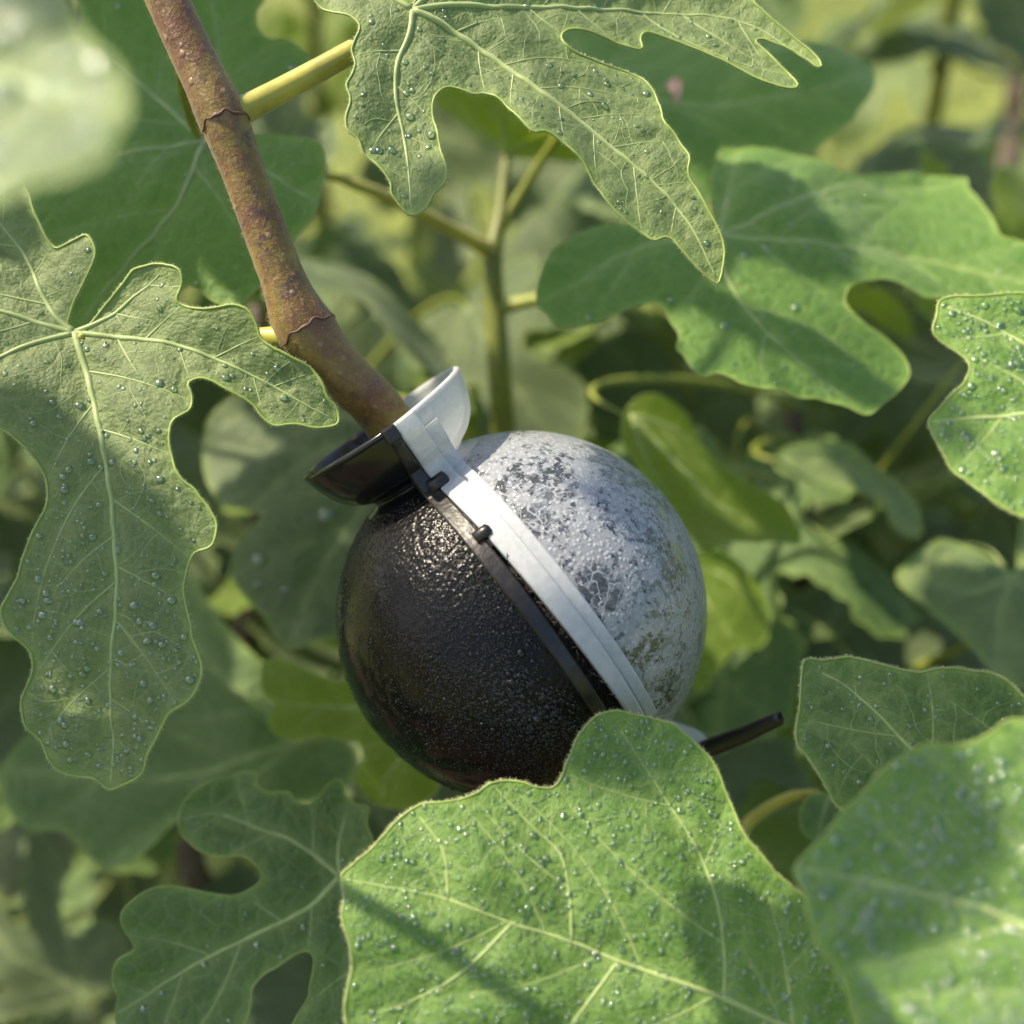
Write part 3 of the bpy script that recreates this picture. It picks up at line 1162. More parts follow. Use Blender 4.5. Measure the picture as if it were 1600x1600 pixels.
# ------------------------------------------------------------------ leaves of the main branch
L1 = [(109, 503), (148, 420), (154, 394), (141, 373), (124, 379), (94, 392), (79, 379), (69, 356), (56, 330), (50, 308),
      (20, 270), (-40, 262), (-110, 300), (-150, 350), (-120, 410), (-170, 430), (-230, 480), (-240, 540), (-190, 570), (-200, 620), (-150, 670), (-90, 680), (-40, 655),
      (0, 669), (30, 687), (56, 714), (75, 747), (80, 777), (75, 800), (60, 830), (45, 867), (34, 905), (15, 939),
      (9, 954), (13, 976), (26, 995), (45, 1010), (56, 1032), (52, 1059), (38, 1094), (41, 1124), (51, 1141), (69, 1157), (81, 1184), (97, 1204),
      (124, 1212), (150, 1216), (174, 1233), (195, 1225), (227, 1208), (232, 1187), (244, 1161), (259, 1131), (272, 1111), (300, 1094), (313, 1073),
      (320, 1049), (315, 1022), (306, 1000), (301, 970), (291, 931), (296, 897), (304, 866), (334, 854), (343, 822), (330, 796), (307, 768), (285, 747), (272, 717),
      (269, 687), (274, 661), (300, 642), (303, 620), (296, 601), (315, 593), (337, 599), (367, 616), (397, 635), (412, 654), (435, 669), (461, 665), (499, 671),
      (527, 665), (529, 642), (514, 624), (502, 594), (476, 571), (446, 556), (411, 534), (405, 512), (394, 491), (375, 482), (345, 484), (315, 487), (289, 480),
      (279, 469), (287, 439), (281, 424), (251, 414), (217, 424), (202, 439), (176, 469), (157, 491), (139, 514), (120, 524)]
V1 = [[(118, 521), (131, 565), (143, 610), (160, 690), (172, 760), (178, 830), (183, 930), (175, 1020), (173, 1100), (178, 1160), (175, 1228)],
      [(118, 521), (190, 528), (270, 538), (345, 565), (420, 600), (480, 635), (522, 656)],
      [(118, 521), (85, 492), (62, 450), (40, 400), (0, 350), (-50, 300)],
      [(118, 521), (60, 505), (0, 487), (-110, 470), (-220, 500)],
      [(118, 521), (60, 536), (0, 558), (-80, 600), (-150, 650)],
      [(118, 521), (165, 500), (205, 470), (250, 430)]]
traced_leaf(branch, (118, 521), 0.224, (0.0, 0.16, 0.985), L1, V1, M_SAGE, 11, shape_kw=dict(bend=(-0.9, -0.35), wave=0.0022), spacing=0.0016,
            pet=dict(path_px=[(150, 530, 0.2315), (260, 536, 0.234), (380, 528, 0.2295), (452, 528, 0.2275)], mat=M_PETI, r=(0.0022, 0.0015)),
            label='downy sage leaf with long drooping middle lobe and yellow edge', sec_gap=0.011, ter=True, hairs=2600, drops=1500, drop_r=0.00029, r_main=0.00085,
            drop_zone=lambda q: np.clip(0.15 + q[:, 1] * 14, 0.06, 1), margin_r=0.00030)

L2 = [(492, -12), (500, 15), (522, 26), (552, 36), (564, 51), (556, 69), (551, 86), (556, 109), (545, 135), (543, 146), (549, 165), (541, 195), (547, 214), (562, 225),
      (571, 247), (594, 268), (609, 289), (612, 307), (627, 326), (644, 340), (665, 330), (676, 311), (695, 292), (697, 270), (689, 244), (684, 217), (676, 187), (678, 161),
      (691, 148), (710, 145), (740, 154), (759, 151), (785, 165), (807, 187), (832, 214), (852, 211), (875, 225), (897, 244), (916, 270), (935, 304), (954, 330), (976, 352),
      (999, 366), (1019, 382), (1036, 375), (1051, 381), (1076, 410), (1097, 431), (1120, 447), (1125, 431), (1129, 394), (1122, 367), (1105, 337), (1090, 307), (1073, 277),
      (1073, 251), (1056, 221), (1037, 199), (1028, 169), (1019, 150), (1000, 129), (972, 116), (931, 101), (897, 88), (879, 71), (877, 58), (890, 52), (920, 56), (950, 66),
      (972, 77), (1000, 86), (998, 68), (1011, 57), (1056, 71), (1105, 90), (1150, 112), (1187, 133), (1238, 146), (1236, 127), (1214, 105), (1195, 84), (1178, 68), (1190, 63),
      (1210, 71), (1244, 86), (1279, 110), (1276, 94), (1247, 71), (1210, 41), (1180, 15), (1165, -3), (1100, -40), (1000, -75), (940, -60), (880, -20), (820, -50), (760, -110), (690, -130),
      (650, -100), (655, -30), (648, 8), (636, 6), (610, -40), (560, -60), (520, -40)]
V2 = [[(645, 18), (700, 45), (770, 92), (840, 140), (930, 210), (1020, 285), (1075, 350), (1118, 437)],
      [(645, 18), (640, 55), (622, 95), (618, 150), (630, 210), (638, 265), (643, 334)],
      [(645, 18), (720, 10), (850, 12), (1000, 20), (1110, 26), (1180, 45), (1272, 104)],
      [(645, 18), (600, -5), (550, -20), (505, -5)],
      [(645, 18), (680, -20), (700, -70), (710, -120)]]
traced_leaf(branch, (645, 18), 0.226, (0.06, 0.26, 0.96), L2, V2, M_SAGE, 12, shape_kw=dict(bend=(-0.5, -0.4), wave=0.0022), spacing=0.0016,
            pet=dict(path_px=[(615, 40, 0.2275), (565, 72, 0.227), (470, 125, 0.226), (400, 162, 0.224), (360, 182, 0.2225)], mat=M_PETI, r=(0.0027, 0.0021)),
            label='long lobed sage leaf on a yellow stalk above the pod', sec_gap=0.011, ter=True, hairs=2600, drops=520, drop_r=0.00028, r_main=0.00085, margin_r=0.00026)

L9 = [(318, 216), (350, 150), (375, 187), (412, 169), (457, 150), (487, 127), (489, 112), (482, 92), (450, 69), (416, 64), (403, 45), (405, 22), (416, 4), (400, -40), (350, -80), (270, -70), (215, -30), (180, -60), (130, -50), (122, 0), (129, 30), (110, 60), (60, 70),
      (20, 130), (25, 200), (10, 250), (30, 300), (56, 330), (40, 400), (60, 460), (110, 520), (180, 545), (250, 520), (289, 458), (311, 457), (337, 476), (360, 484), (382, 480), (409, 450), (435, 420), (459, 386),
      (476, 364), (490, 345), (499, 322), (500, 305), (504, 292), (512, 255), (502, 232), (476, 221), (431, 216), (390, 218), (350, 235)]
V9 = [[(322, 224), (290, 300), (245, 362), (190, 425), (130, 505)], [(322, 224), (260, 232), (190, 241), (90, 255), (25, 262)], [(322, 224), (240, 150), (150, 78), (100, 40)],
      [(322, 224), (345, 140), (340, 60), (325, -50)], [(322, 224), (400, 260), (450, 290), (495, 320)]]
traced_leaf(branch, (322, 224), 0.275, (-0.05, 0.28, 0.96), L9, V9, M_BRIGHT, 13, shape_kw=dict(bend=(-0.6, -0.5), wave=0.003), spacing=0.0026,
            pet=dict(path_px=[(300, 190, 0.27), (285, 120, 0.25), (297, 75, 0.2225)], mat=M_PETG), label='broad green leaf behind the branch with a few drops', drops=50, drop_r=0.0006, sec_gap=0.02)

# out-of-frame shade leaves added to the branch come with the canopy below

# ------------------------------------------------------------------ the green shoot behind the pod
s0 = at(830, 1300, 0.47)
gshoot = Shoot('fig_shoot', 'slim green fig shoot standing behind the pod, forking under a young leaf', 'fig shoot',
               [(s0[0] + 0.02, s0[1] + 0.10, 0.0), (s0[0] + 0.01, s0[1] + 0.06, 0.5), s0, at(796, 800, 0.40), at(781, 590, 0.375), at(773, 480, 0.371), at(770, 400, 0.369), at(783, 330, 0.371), at(792, 240, 0.374)],
               [0.006, 0.0055, 0.005, 0.0044, 0.0038, 0.0036, 0.0033, 0.0020, 0.0017], M_GREENSTEM, segs=12)
L3 = [(1116, 362), (1060, 338), (1020, 346), (980, 358), (950, 358), (905, 371), (875, 390), (864, 397), (849, 424), (839, 457), (841, 484), (856, 499), (867, 516), (894, 517), (931, 510), (969, 495), (1006, 482), (1019, 482), (1037, 491), (1056, 522),
      (1060, 535), (1056, 552), (1067, 564), (1079, 582), (1097, 596), (1116, 590), (1139, 596), (1157, 607), (1184, 611), (1217, 616), (1244, 629), (1277, 629), (1319, 639), (1354, 652), (1375, 637), (1397, 620), (1416, 594), (1412, 570), (1397, 551),
      (1375, 532), (1349, 514), (1326, 491), (1317, 469), (1330, 452), (1360, 442), (1394, 446), (1416, 457), (1442, 472), (1470, 474), (1530, 500), (1610, 520), (1690, 500), (1710, 450), (1650, 400), (1585, 381), (1559, 375), (1544, 345), (1525, 319), (1510, 300), (1506, 283),
      (1450, 279), (1412, 277), (1356, 279), (1319, 276), (1285, 259), (1240, 247), (1195, 240), (1150, 237), (1122, 244), (1110, 290), (1112, 335)]
V3 = [[(1122, 372), (1200, 375), (1300, 385), (1420, 405), (1520, 425), (1690, 470)], [(1122, 372), (1132, 430), (1170, 490), (1230, 550), (1290, 600), (1350, 648)],
      [(1122, 372), (1040, 380), (970, 400), (910, 440), (848, 472)], [(1122, 372), (1190, 340), (1260, 310), (1340, 292), (1495, 288)], [(1122, 372), (1135, 320), (1150, 245)]]
traced_leaf(gshoot, (1122, 372), 0.298, (0.05, 0.55, 0.83), L3, V3, M_BRIGHT, 14, shape_kw=dict(bend=(-0.7, -0.6), wave=0.0032), spacing=0.0022,
            pet=dict(path_px=[(1060, 420, 0.32), (950, 455, 0.345), (850, 466, 0.362), (777, 482, 0.3712)], mat=M_PETG, r=(0.0022, 0.0015)),
            label='large bright fig leaf dappled with sun beside the green shoot', drops=160, drop_r=0.0004, sec_gap=0.02, r_main=0.00075)
L11 = [(905, 140), (880, 100), (862, 55), (890, 25), (960, 20), (1030, 60), (1100, 75), (1170, 60), (1240, 71), (1307, 82), (1345, 97), (1364, 116), (1362, 142), (1345, 169), (1326, 195), (1292, 221), (1270, 240), (1247, 249), (1210, 244), (1169, 236), (1131, 240), (1119, 251),
       (1124, 277), (1129, 307), (1124, 322), (1109, 322), (1060, 320), (1000, 290), (940, 240), (905, 190)]
V11 = [[(905, 150), (1034, 159), (1139, 165), (1230, 150), (1300, 135), (1358, 118)], [(905, 150), (980, 200), (1060, 260), (1118, 318)], [(905, 150), (905, 90), (885, 45)], [(905, 150), (965, 95), (1030, 68)]]
traced_leaf(gshoot, (905, 150), 0.335, (0.1, 0.5, 0.86), L11, V11, M_BRIGHT, 15, shape_kw=dict(bend=(-0.6, -0.4), wave=0.003), spacing=0.0028,
            pet=dict(path_px=[(880, 200, 0.35), (840, 260, 0.364), (800, 325, 0.371), (783, 352, 0.3705)], mat=M_PETG, r=(0.0018, 0.0014)), label='smooth bright leaf with a dry petal lying on it', sec_gap=0.022, r_main=0.0007)
L12 = [(792, 238), (770, 225), (720, 190), (672, 148), (690, 120), (740, 110), (800, 130), (860, 160), (915, 200), (930, 235), (895, 252), (850, 245), (805, 246)]
V12 = [[(792, 240), (780, 190), (750, 115)], [(792, 240), (840, 215), (900, 205)], [(792, 240), (740, 195), (685, 140)]]
traced_leaf(gshoot, (792, 240), 0.374, (0.0, -0.35, 0.93), L12, V12, M_YOUNG, 16, shape_kw=dict(bend=(-0.6, 0.8), wave=0.002), spacing=0.003,
            pet=dict(path_px=[(790, 290, 0.373), (780, 340, 0.3708)], mat=M_PETG), label='small backlit young leaf at the tip of the shoot', sec_gap=0.02, r_main=0.0006)
# long petiole that runs left behind the branch to a hidden leaf
LH = [(452, 238), (470, 200), (520, 190), (530, 230), (515, 270), (500, 320), (480, 360), (440, 370), (400, 330), (390, 270), (410, 230)]
VH = [[(490, 262), (460, 280), (400, 290)], [(490, 262), (500, 230), (515, 200)], [(490, 262), (480, 320), (465, 360)]]
traced_leaf(gshoot, (490, 262), 0.33, (0.0, 0.5, 0.86), LH, VH, M_DULL, 17, spacing=0.004,
            pet=dict(path_px=[(560, 290, 0.335), (610, 310, 0.342), (690, 350, 0.357), (766, 392, 0.369)], mat=M_PETI, r=(0.0024, 0.0019)), sec_gap=0.02)

# a dry petal flake lying on the bright leaf
fk = at(1052, 141, 0.318)
mb = MB()
fl = np.array([at(1040, 132, 0.3285), at(1052, 122, 0.3275), at(1066, 128, 0.3270), at(1064, 146, 0.3265), at(1057, 166, 0.327), at(1050, 150, 0.3255)])
fl = fl - fl[3]
nn = nrm(c2w((0.1, 0.5, 0.86))) * 0.0005
mb.add(np.concatenate([fl, fl + nn]), [(0, 1, 2, 3, 4, 5), (11, 10, 9, 8, 7, 6)] + [(i, (i + 1) % 6, 6 + (i + 1) % 6, 6 + i) for i in range(6)])
flake = mb.build('dry_petal', M_FLAKE)
flake['label'] = 'tiny dry pinkish petal lying on the smooth bright leaf'
flake['category'] = 'petal'
flake.location = tuple(at(1064, 146, 0.3265))

# ------------------------------------------------------------------ shoot on the right carrying the near leaves
rs = Shoot('fig_shoot', 'fig shoot beside the tie tail carrying the wet bright broad leaves', 'fig shoot',
           [(0.36, 0.40, 0.0), (0.33, 0.34, 0.55), (0.25, 0.27, 0.90), at(1950, 1500, 0.245), at(1990, 1000, 0.25), at(1950, 640, 0.235), at(1940, 450, 0.235)],
           [0.008, 0.007, 0.006, 0.0052, 0.0045, 0.004, 0.003], M_GREENSTEM, segs=12)
L4 = [(1600, 465), (1562, 467), (1525, 469), (1491, 467), (1467, 474), (1463, 499), (1456, 525), (1484, 549), (1510, 571), (1506, 601), (1487, 620), (1469, 639), (1450, 661), (1461, 695), (1474, 718), (1487, 740), (1517, 762), (1555, 792), (1585, 806), (1620, 812),
      (1690, 800), (1760, 790), (1830, 720), (1820, 650), (1760, 640), (1810, 600), (1800, 520), (1740, 470), (1670, 450)]
V4 = [[(1752, 640), (1660, 645), (1560, 652), (1455, 662)], [(1752, 640), (1660, 580), (1560, 515), (1475, 482)], [(1752, 640), (1680, 720), (1600, 800)], [(1752, 640), (1760, 560), (1730, 480)], [(1752, 640), (1790, 690), (1800, 740)]]
traced_leaf(rs, (1752, 640), 0.188, (-0.20, 0.35, 0.91), L4, V4, M_BRIGHT, 18, shape_kw=dict(bend=(-0.6, -0.8), wave=0.0018), spacing=0.0018, drops=1600, drop_r=0.00026, sec_gap=0.016,
            label='bright dewy leaf with notched side overlapping the dappled leaf', hairs=700)
L5 = [(1600, 1126), (1570, 1129), (1544, 1150), (1506, 1165), (1442, 1167), (1412, 1184), (1375, 1210), (1349, 1240), (1326, 1262), (1300, 1292), (1270, 1326), (1242, 1354), (1251, 1382), (1259, 1405), (1266, 1442), (1277, 1476), (1300, 1506), (1322, 1547), (1334, 1577), (1341, 1600),
      (1370, 1680), (1440, 1760), (1560, 1800), (1700, 1810), (1820, 1720), (1860, 1600), (1800, 1530), (1880, 1480), (1890, 1330), (1820, 1200), (1720, 1130), (1650, 1118)]
V5 = [[(1790, 1520), (1700, 1482), (1596, 1446), (1532, 1418), (1450, 1400), (1352, 1376), (1248, 1358)], [(1790, 1520), (1720, 1380), (1650, 1250), (1605, 1130)], [(1790, 1520), (1650, 1620), (1500, 1720)], [(1790, 1520), (1840, 1400), (1850, 1290)]]
traced_leaf(rs, (1790, 1520), 0.148, (-0.20, 0.42, 0.885), L5, V5, M_BRIGHT, 19, shape_kw=dict(bend=(-0.5, -0.8), wave=0.0016), spacing=0.0015, drops=4200, drop_r=0.00026, sec_gap=0.019, r_main=0.0008,
            label='pale bright leaf, wet all over, overlapping the deep green leaf')
L6 = [(1257, 1032), (1285, 1032), (1319, 1027), (1349, 1032), (1386, 1043), (1431, 1051), (1469, 1045), (1517, 1049), (1551, 1056), (1581, 1075), (1605, 1100), (1660, 1140), (1690, 1220), (1640, 1300), (1560, 1330), (1480, 1330), (1390, 1310), (1311, 1264), (1296, 1247), (1277, 1210), (1259, 1184),
      (1244, 1165), (1240, 1139), (1247, 1109), (1246, 1075), (1250, 1050)]
V6 = [[(1590, 1315), (1500, 1240), (1425, 1172), (1385, 1130), (1325, 1075), (1283, 1052)], [(1590, 1315), (1620, 1220), (1600, 1110)], [(1590, 1315), (1500, 1300), (1400, 1290)]]
traced_leaf(rs, (1590, 1315), 0.206, (0.0, 0.22, 0.975), L6, V6, M_DEEP, 20, shape_kw=dict(bend=(-0.6, -0.8), wave=0.0018), spacing=0.0016, drops=330, drop_r=0.00026, sec_gap=0.017, ter=True, hairs=1800, r_main=0.0006,
            label='deep green hairy edged leaf partly under the wet pale leaf')

# ------------------------------------------------------------------ low shoot carrying the leaves along the bottom
bs_ = Shoot('fig_shoot', 'low fig shoot under the pod carrying the dewy leaf in front of it', 'fig shoot',
            [(0.03, 0.26, 0.0), (0.04, 0.22, 0.5), (0.05, 0.18, 0.85), at(1180, 2050, 0.215), at(1250, 1800, 0.225)],
            [0.007, 0.006, 0.005, 0.0042, 0.003], M_GREENSTEM, segs=12)
L7 = [(536, 1367), (541, 1394), (536, 1431), (549, 1472), (552, 1506), (545, 1544), (539, 1581), (545, 1610), (560, 1680), (620, 1760), (740, 1800), (900, 1830), (1060, 1850), (1200, 1830), (1270, 1760), (1300, 1700), (1345, 1660), (1340, 1620),
      (1334, 1600), (1322, 1555), (1311, 1525), (1289, 1480), (1270, 1442), (1259, 1409), (1240, 1390), (1210, 1364), (1184, 1334), (1157, 1300), (1141, 1259), (1127, 1225), (1109, 1187), (1082, 1161), (1067, 1146), (1049, 1133), (1026, 1126), (1000, 1120),
      (961, 1112), (931, 1120), (916, 1135), (901, 1154), (894, 1172), (886, 1191), (875, 1217), (860, 1232), (837, 1231), (815, 1223), (785, 1221), (762, 1227), (736, 1244), (702, 1253), (672, 1255), (650, 1261), (627, 1277), (609, 1296), (586, 1322), (567, 1337), (549, 1354)]
V7 = [[(1300, 1632), (1200, 1592), (1120, 1555), (970, 1503), (890, 1470), (800, 1443), (700, 1405), (620, 1388), (542, 1374)],
      [(1132, 1560), (1128, 1450), (1100, 1350), (1060, 1280), (1005, 1195), (968, 1140)],
      [(893, 1471), (890, 1400), (875, 1335), (830, 1290), (775, 1232)],
      [(800, 1443), (720, 1520), (640, 1565), (560, 1590)], [(965, 1503), (900, 1590), (820, 1700), (790, 1790)],
      [(700, 1405), (697, 1350), (688, 1320), (655, 1275)], [(1200, 1592), (1100, 1700), (1050, 1830)], [(1240, 1606), (1225, 1500), (1200, 1400)]]
traced_leaf(bs_, (1300, 1632), 0.190, (0.03, 0.30, 0.953), L7, V7, M_BRIGHT, 21, shape_kw=dict(bend=(-0.5, -0.7), wave=0.0017, wfreq=60), spacing=0.0014, drops=6500, drop_r=0.00020, sec_gap=0.02, ter=True, hairs=2000, r_main=0.00062, side_r=0.6,
            label='broad dewy leaf in front of the pod with pale branching veins', pet=dict(mat=M_PETG))
L8 = [(540, 1362), (562, 1334), (579, 1326), (583, 1311), (574, 1289), (579, 1262), (562, 1259), (544, 1247), (536, 1221), (517, 1225), (499, 1247), (484, 1259), (465, 1255), (454, 1240), (424, 1240), (405, 1229), (403, 1210), (379, 1208), (360, 1216), (326, 1225), (300, 1244), (285, 1262),
      (281, 1285), (283, 1300), (296, 1315), (322, 1334), (345, 1339), (382, 1339), (401, 1352), (412, 1367), (407, 1382), (386, 1394), (360, 1401), (326, 1396), (277, 1386), (240, 1390), (210, 1409), (193, 1431), (197, 1454), (214, 1482), (187, 1502), (179, 1529), (186, 1559), (182, 1585), (187, 1608),
      (210, 1680), (280, 1700), (350, 1650), (386, 1596), (394, 1570), (397, 1544), (412, 1525), (439, 1510), (465, 1491), (484, 1487), (493, 1499), (491, 1521), (486, 1540), (484, 1559), (465, 1592), (457, 1615), (470, 1690), (560, 1720), (640, 1650), (610, 1520), (575, 1440), (548, 1388)]
V8 = [[(533, 1370), (480, 1420), (390, 1465), (300, 1510), (186, 1583)], [(533, 1370), (490, 1335), (450, 1310), (410, 1297), (340, 1272), (288, 1280)], [(533, 1370), (548, 1450), (545, 1550), (530, 1700)], [(533, 1370), (530, 1320), (545, 1260)]]
traced_leaf(bs_, (533, 1370), 0.262, (0.0, 0.42, 0.91), L8, V8, M_DEEP, 22, shape_kw=dict(bend=(-0.7, -0.6), wave=0.0026), spacing=0.002, drops=260, drop_r=0.0003, sec_gap=0.017, r_main=0.0008,
            label='glossy green lobed leaf low beside the dewy leaf', pet=dict(mat=M_PETG))

LX = [(1292, 1240), (1262, 1246), (1248, 1275), (1258, 1305), (1282, 1316), (1330, 1320), (1370, 1300), (1360, 1262), (1325, 1245)]
VX = [[(1296, 1243), (1285, 1275), (1278, 1312)], [(1296, 1243), (1325, 1270), (1350, 1300)]]
traced_leaf(bs_, (1296, 1243), 0.29, (0.0, 0.4, 0.91), LX, VX, M_DEEP, 24, spacing=0.003, sec_gap=0.012, r_main=0.0005,
            pet=dict(path_px=[(1262, 1240, 0.292), (1225, 1250, 0.295), (1185, 1272, 0.297), (1160, 1305, 0.297), (1150, 1400, 0.285), (1180, 1600, 0.25), (1250, 1800, 0.225)], mat=M_PETI, r=(0.0017, 0.0015)),
            label='small round leaf on an arching yellow stalk under the tie tail')

# ------------------------------------------------------------------ foreground blur at the top left
fs = Shoot('fig_shoot', 'fig shoot with a pale sunlit wet leaf hanging over the branch', 'fig shoot',
           [(-0.30, 0.22, 0.0), (-0.28, 0.18, 0.6), (-0.22, 0.14, 1.0), at(-700, 300, 0.17), at(-560, -100, 0.16)], [0.008, 0.007, 0.006, 0.004, 0.003], M_GREENSTEM, segs=10)
L10 = [(105, -40), (128, 40), (150, 80), (195, 125), (207, 180), (190, 230), (180, 275), (120, 300), (60, 302), (0, 332), (-80, 355), (-200, 320), (-290, 260), (-330, 120), (-300, -60), (-200, -160), (-60, -180), (60, -120)]
V10 = [[(-290, 100), (-150, 90), (0, 120), (100, 160), (200, 190)], [(-290, 100), (-180, 200), (-60, 270), (20, 315)], [(-290, 100), (-150, 0), (0, -60), (80, -80)]]
traced_leaf(fs, (-290, 100), 0.118, (-0.22, 0.5, 0.84), L10, V10, M_SAGE, 23, shape_kw=dict(bend=(-0.6, -0.8), wave=0.0015), spacing=0.0016, drops=700, drop_r=0.00055,
            label='pale sunlit leaf close by, wet with bright drops')

# ------------------------------------------------------------------ fig leaves further back: traced ones first
back = Shoot('fig_shoot', 'shaded fig shoot behind the black cup with broad dull leaves', 'fig shoot',
             [(-0.10, 0.62, 0.0), (-0.09, 0.58, 0.5), at(330, 1400, 0.50), at(380, 1000, 0.46), at(420, 700, 0.44), at(400, 480, 0.45)],
             [0.008, 0.007, 0.006, 0.005, 0.004, 0.003], M_WOOD, segs=10)
LB2 = [(640, 705), (660, 740), (650, 800), (620, 870), (600, 930), (575, 975), (545, 992), (520, 998), (490, 1004), (455, 1015), (430, 990), (415, 965), (395, 945), (365, 905), (367, 880), (375, 850), (410, 812), (400, 800), (350, 790), (325, 750), (320, 700), (335, 650), (380, 620), (440, 612), (520, 600), (590, 610), (630, 650)]
VB2 = [[(650, 700), (600, 755), (560, 805), (510, 880), (475, 950), (455, 1008)], [(650, 700), (560, 690), (480, 720), (400, 790)], [(650, 700), (540, 650), (440, 640), (350, 660)], [(650, 700), (640, 800), (610, 900)]]
traced_leaf(back, (650, 700), 0.345, (-0.1, 0.35, 0.93), LB2, VB2, M_DULL, 31, shape_kw=dict(bend=(-0.6, -0.6), wave=0.003), spacing=0.003, drops=30, drop_r=0.0008, sec_gap=0.02, vein_mat=M_VEIN_D, label='broad dull leaf just behind the black cup')
LB3 = [(412, 1037), (431, 1028), (461, 1037), (499, 1056), (536, 1067), (560, 1060), (620, 1080), (680, 1140), (690, 1220), (650, 1262), (596, 1259), (577, 1247), (559, 1225), (555, 1210), (570, 1180), (560, 1160), (535, 1158), (500, 1150), (465, 1159), (435, 1150), (420, 1131), (422, 1116), (435, 1101), (416, 1086), (410, 1060)]
VB3 = [[(680, 1120), (620, 1110), (560, 1107), (500, 1103), (440, 1100)], [(680, 1120), (640, 1170), (605, 1215), (596, 1255)], [(680, 1120), (600, 1080), (560, 1068)]]
traced_leaf(back, (680, 1120), 0.315, (0.0, 0.2, 0.98), LB3, VB3, M_YOUNG, 32, shape_kw=dict(bend=(-0.6, -0.8), wave=0.0025), spacing=0.0026, sec_gap=0.014, label='fresh yellow green lobed leaf below the black shell')
LB5 = [(30, 1170), (0, 1210), (20, 1270), (50, 1300), (100, 1300), (130, 1330), (160, 1355), (200, 1355), (240, 1320), (270, 1290), (330, 1262), (400, 1255), (480, 1255), (540, 1235), (560, 1190), (530, 1150), (470, 1140), (440, 1100), (420, 1050), (370, 1000), (330, 950), (280, 880), (220, 900), (200, 980), (160, 1060), (80, 1120)]
VB5 = [[(480, 1155), (400, 1180), (320, 1208), (220, 1218), (120, 1210), (8, 1205)], [(480, 1155), (400, 1098), (330, 1040), (280, 960), (265, 890)], [(480, 1155), (360, 1240), (250, 1290), (180, 1345)]]
traced_leaf(back, (480, 1155), 0.36, (0.05, 0.55, 0.83), LB5, VB5, M_DEEP, 33, shape_kw=dict(bend=(-0.6, -0.5), wave=0.004), spacing=0.0035, sec_gap=0.024, vein_mat=M_VEIN_D, label='wide dark leaf under the drooping sage leaf')

rb = Shoot('fig_shoot', 'shaded fig shoot behind the clear half of the pod with curled leaves', 'fig shoot',
           [(0.22, 0.72, 0.0), (0.20, 0.66, 0.5), at(1330, 1250, 0.54), at(1270, 980, 0.50), at(1250, 780, 0.48), at(1240, 640, 0.47)],
           [0.009, 0.008, 0.007, 0.006, 0.005, 0.004], M_WOOD, segs=10)
LR1 = [(1210, 722), (1228, 702), (1280, 694), (1330, 700), (1362, 730), (1400, 758), (1430, 795), (1438, 835), (1415, 842), (1392, 822), (1380, 792), (1340, 772), (1290, 762), (1250, 752), (1217, 742)]
VR1 = [[(1225, 722), (1300, 728), (1360, 755), (1425, 830)], [(1225, 722), (1280, 750), (1330, 768)]]
traced_leaf(rb, (1225, 722), 0.40, (0.0, 0.5, 0.86), LR1, VR1, M_SAGE, 34, spacing=0.004, sec_gap=0.02, vein_mat=M_VEIN_D, label='narrow curled lobe catching pale light')
LR2 = [(1585, 900), (1540, 870), (1480, 845), (1440, 862), (1400, 900), (1420, 935), (1450, 955), (1490, 990), (1530, 1030), (1570, 1070), (1640, 1080), (1700, 1020), (1720, 930), (1690, 840), (1640, 790), (1600, 800), (1590, 850)]
VR2 = [[(1578, 905), (1520, 925), (1470, 915), (1412, 905)], [(1578, 905), (1560, 980), (1570, 1060)], [(1578, 905), (1545, 860), (1490, 848)], [(1578, 905), (1640, 940), (1710, 960)], [(1578, 905), (1610, 860), (1640, 800)]]
traced_leaf(rb, (1578, 905), 0.36, (-0.05, 0.5, 0.86), LR2, VR2, M_SAGE, 35, shape_kw=dict(bend=(-0.6, -0.5), wave=0.004), spacing=0.0035, sec_gap=0.022, vein_mat=M_VEIN_D, label='pale broad leaf behind the deep green leaf')
LR3 = [(980, 640), (1020, 620), (1070, 650), (1090, 690), (1140, 740), (1190, 770), (1230, 800), (1250, 850), (1200, 848), (1140, 850), (1100, 862), (1075, 840), (1040, 790), (1000, 740), (970, 690)]
VR3 = [[(985, 650), (1060, 730), (1140, 800), (1240, 848)], [(985, 650), (1050, 670), (1090, 700)], [(985, 650), (1010, 720), (1060, 800)]]
traced_leaf(rb, (985, 650), 0.345, (0.1, 0.45, 0.88), LR3, VR3, M_YOUNG, 36, shape_kw=dict(bend=(-1.0, -0.6), wave=0.004), spacing=0.0035, sec_gap=0.018, label='olive lit leaf curving down behind the clear shell')
LR4 = [(1115, 850), (1140, 845), (1180, 870), (1210, 905), (1240, 930), (1270, 918), (1310, 920), (1335, 950), (1320, 985), (1270, 1000), (1230, 985), (1190, 950), (1150, 905)]
VR4 = [[(1290, 985), (1230, 950), (1180, 900), (1122, 852)], [(1290, 985), (1310, 950), (1320, 930)]]
traced_leaf(rb, (1290, 985), 0.43, (0.1, 0.4, 0.9), LR4, VR4, M_DULL, 37, spacing=0.004, sec_gap=0.02, vein_mat=M_VEIN_D)
LR5 = [(1060, 880), (1120, 860), (1170, 900), (1200, 950), (1190, 1010), (1140, 1020), (1100, 1080), (1070, 1060), (1050, 980)]
VR5 = [[(1070, 890), (1110, 950), (1150, 1010)], [(1070, 890), (1130, 900), (1190, 960)]]
traced_leaf(rb, (1070, 890), 0.40, (0.1, 0.3, 0.94), LR5, VR5, M_YOUNG, 38, spacing=0.004, sec_gap=0.02)

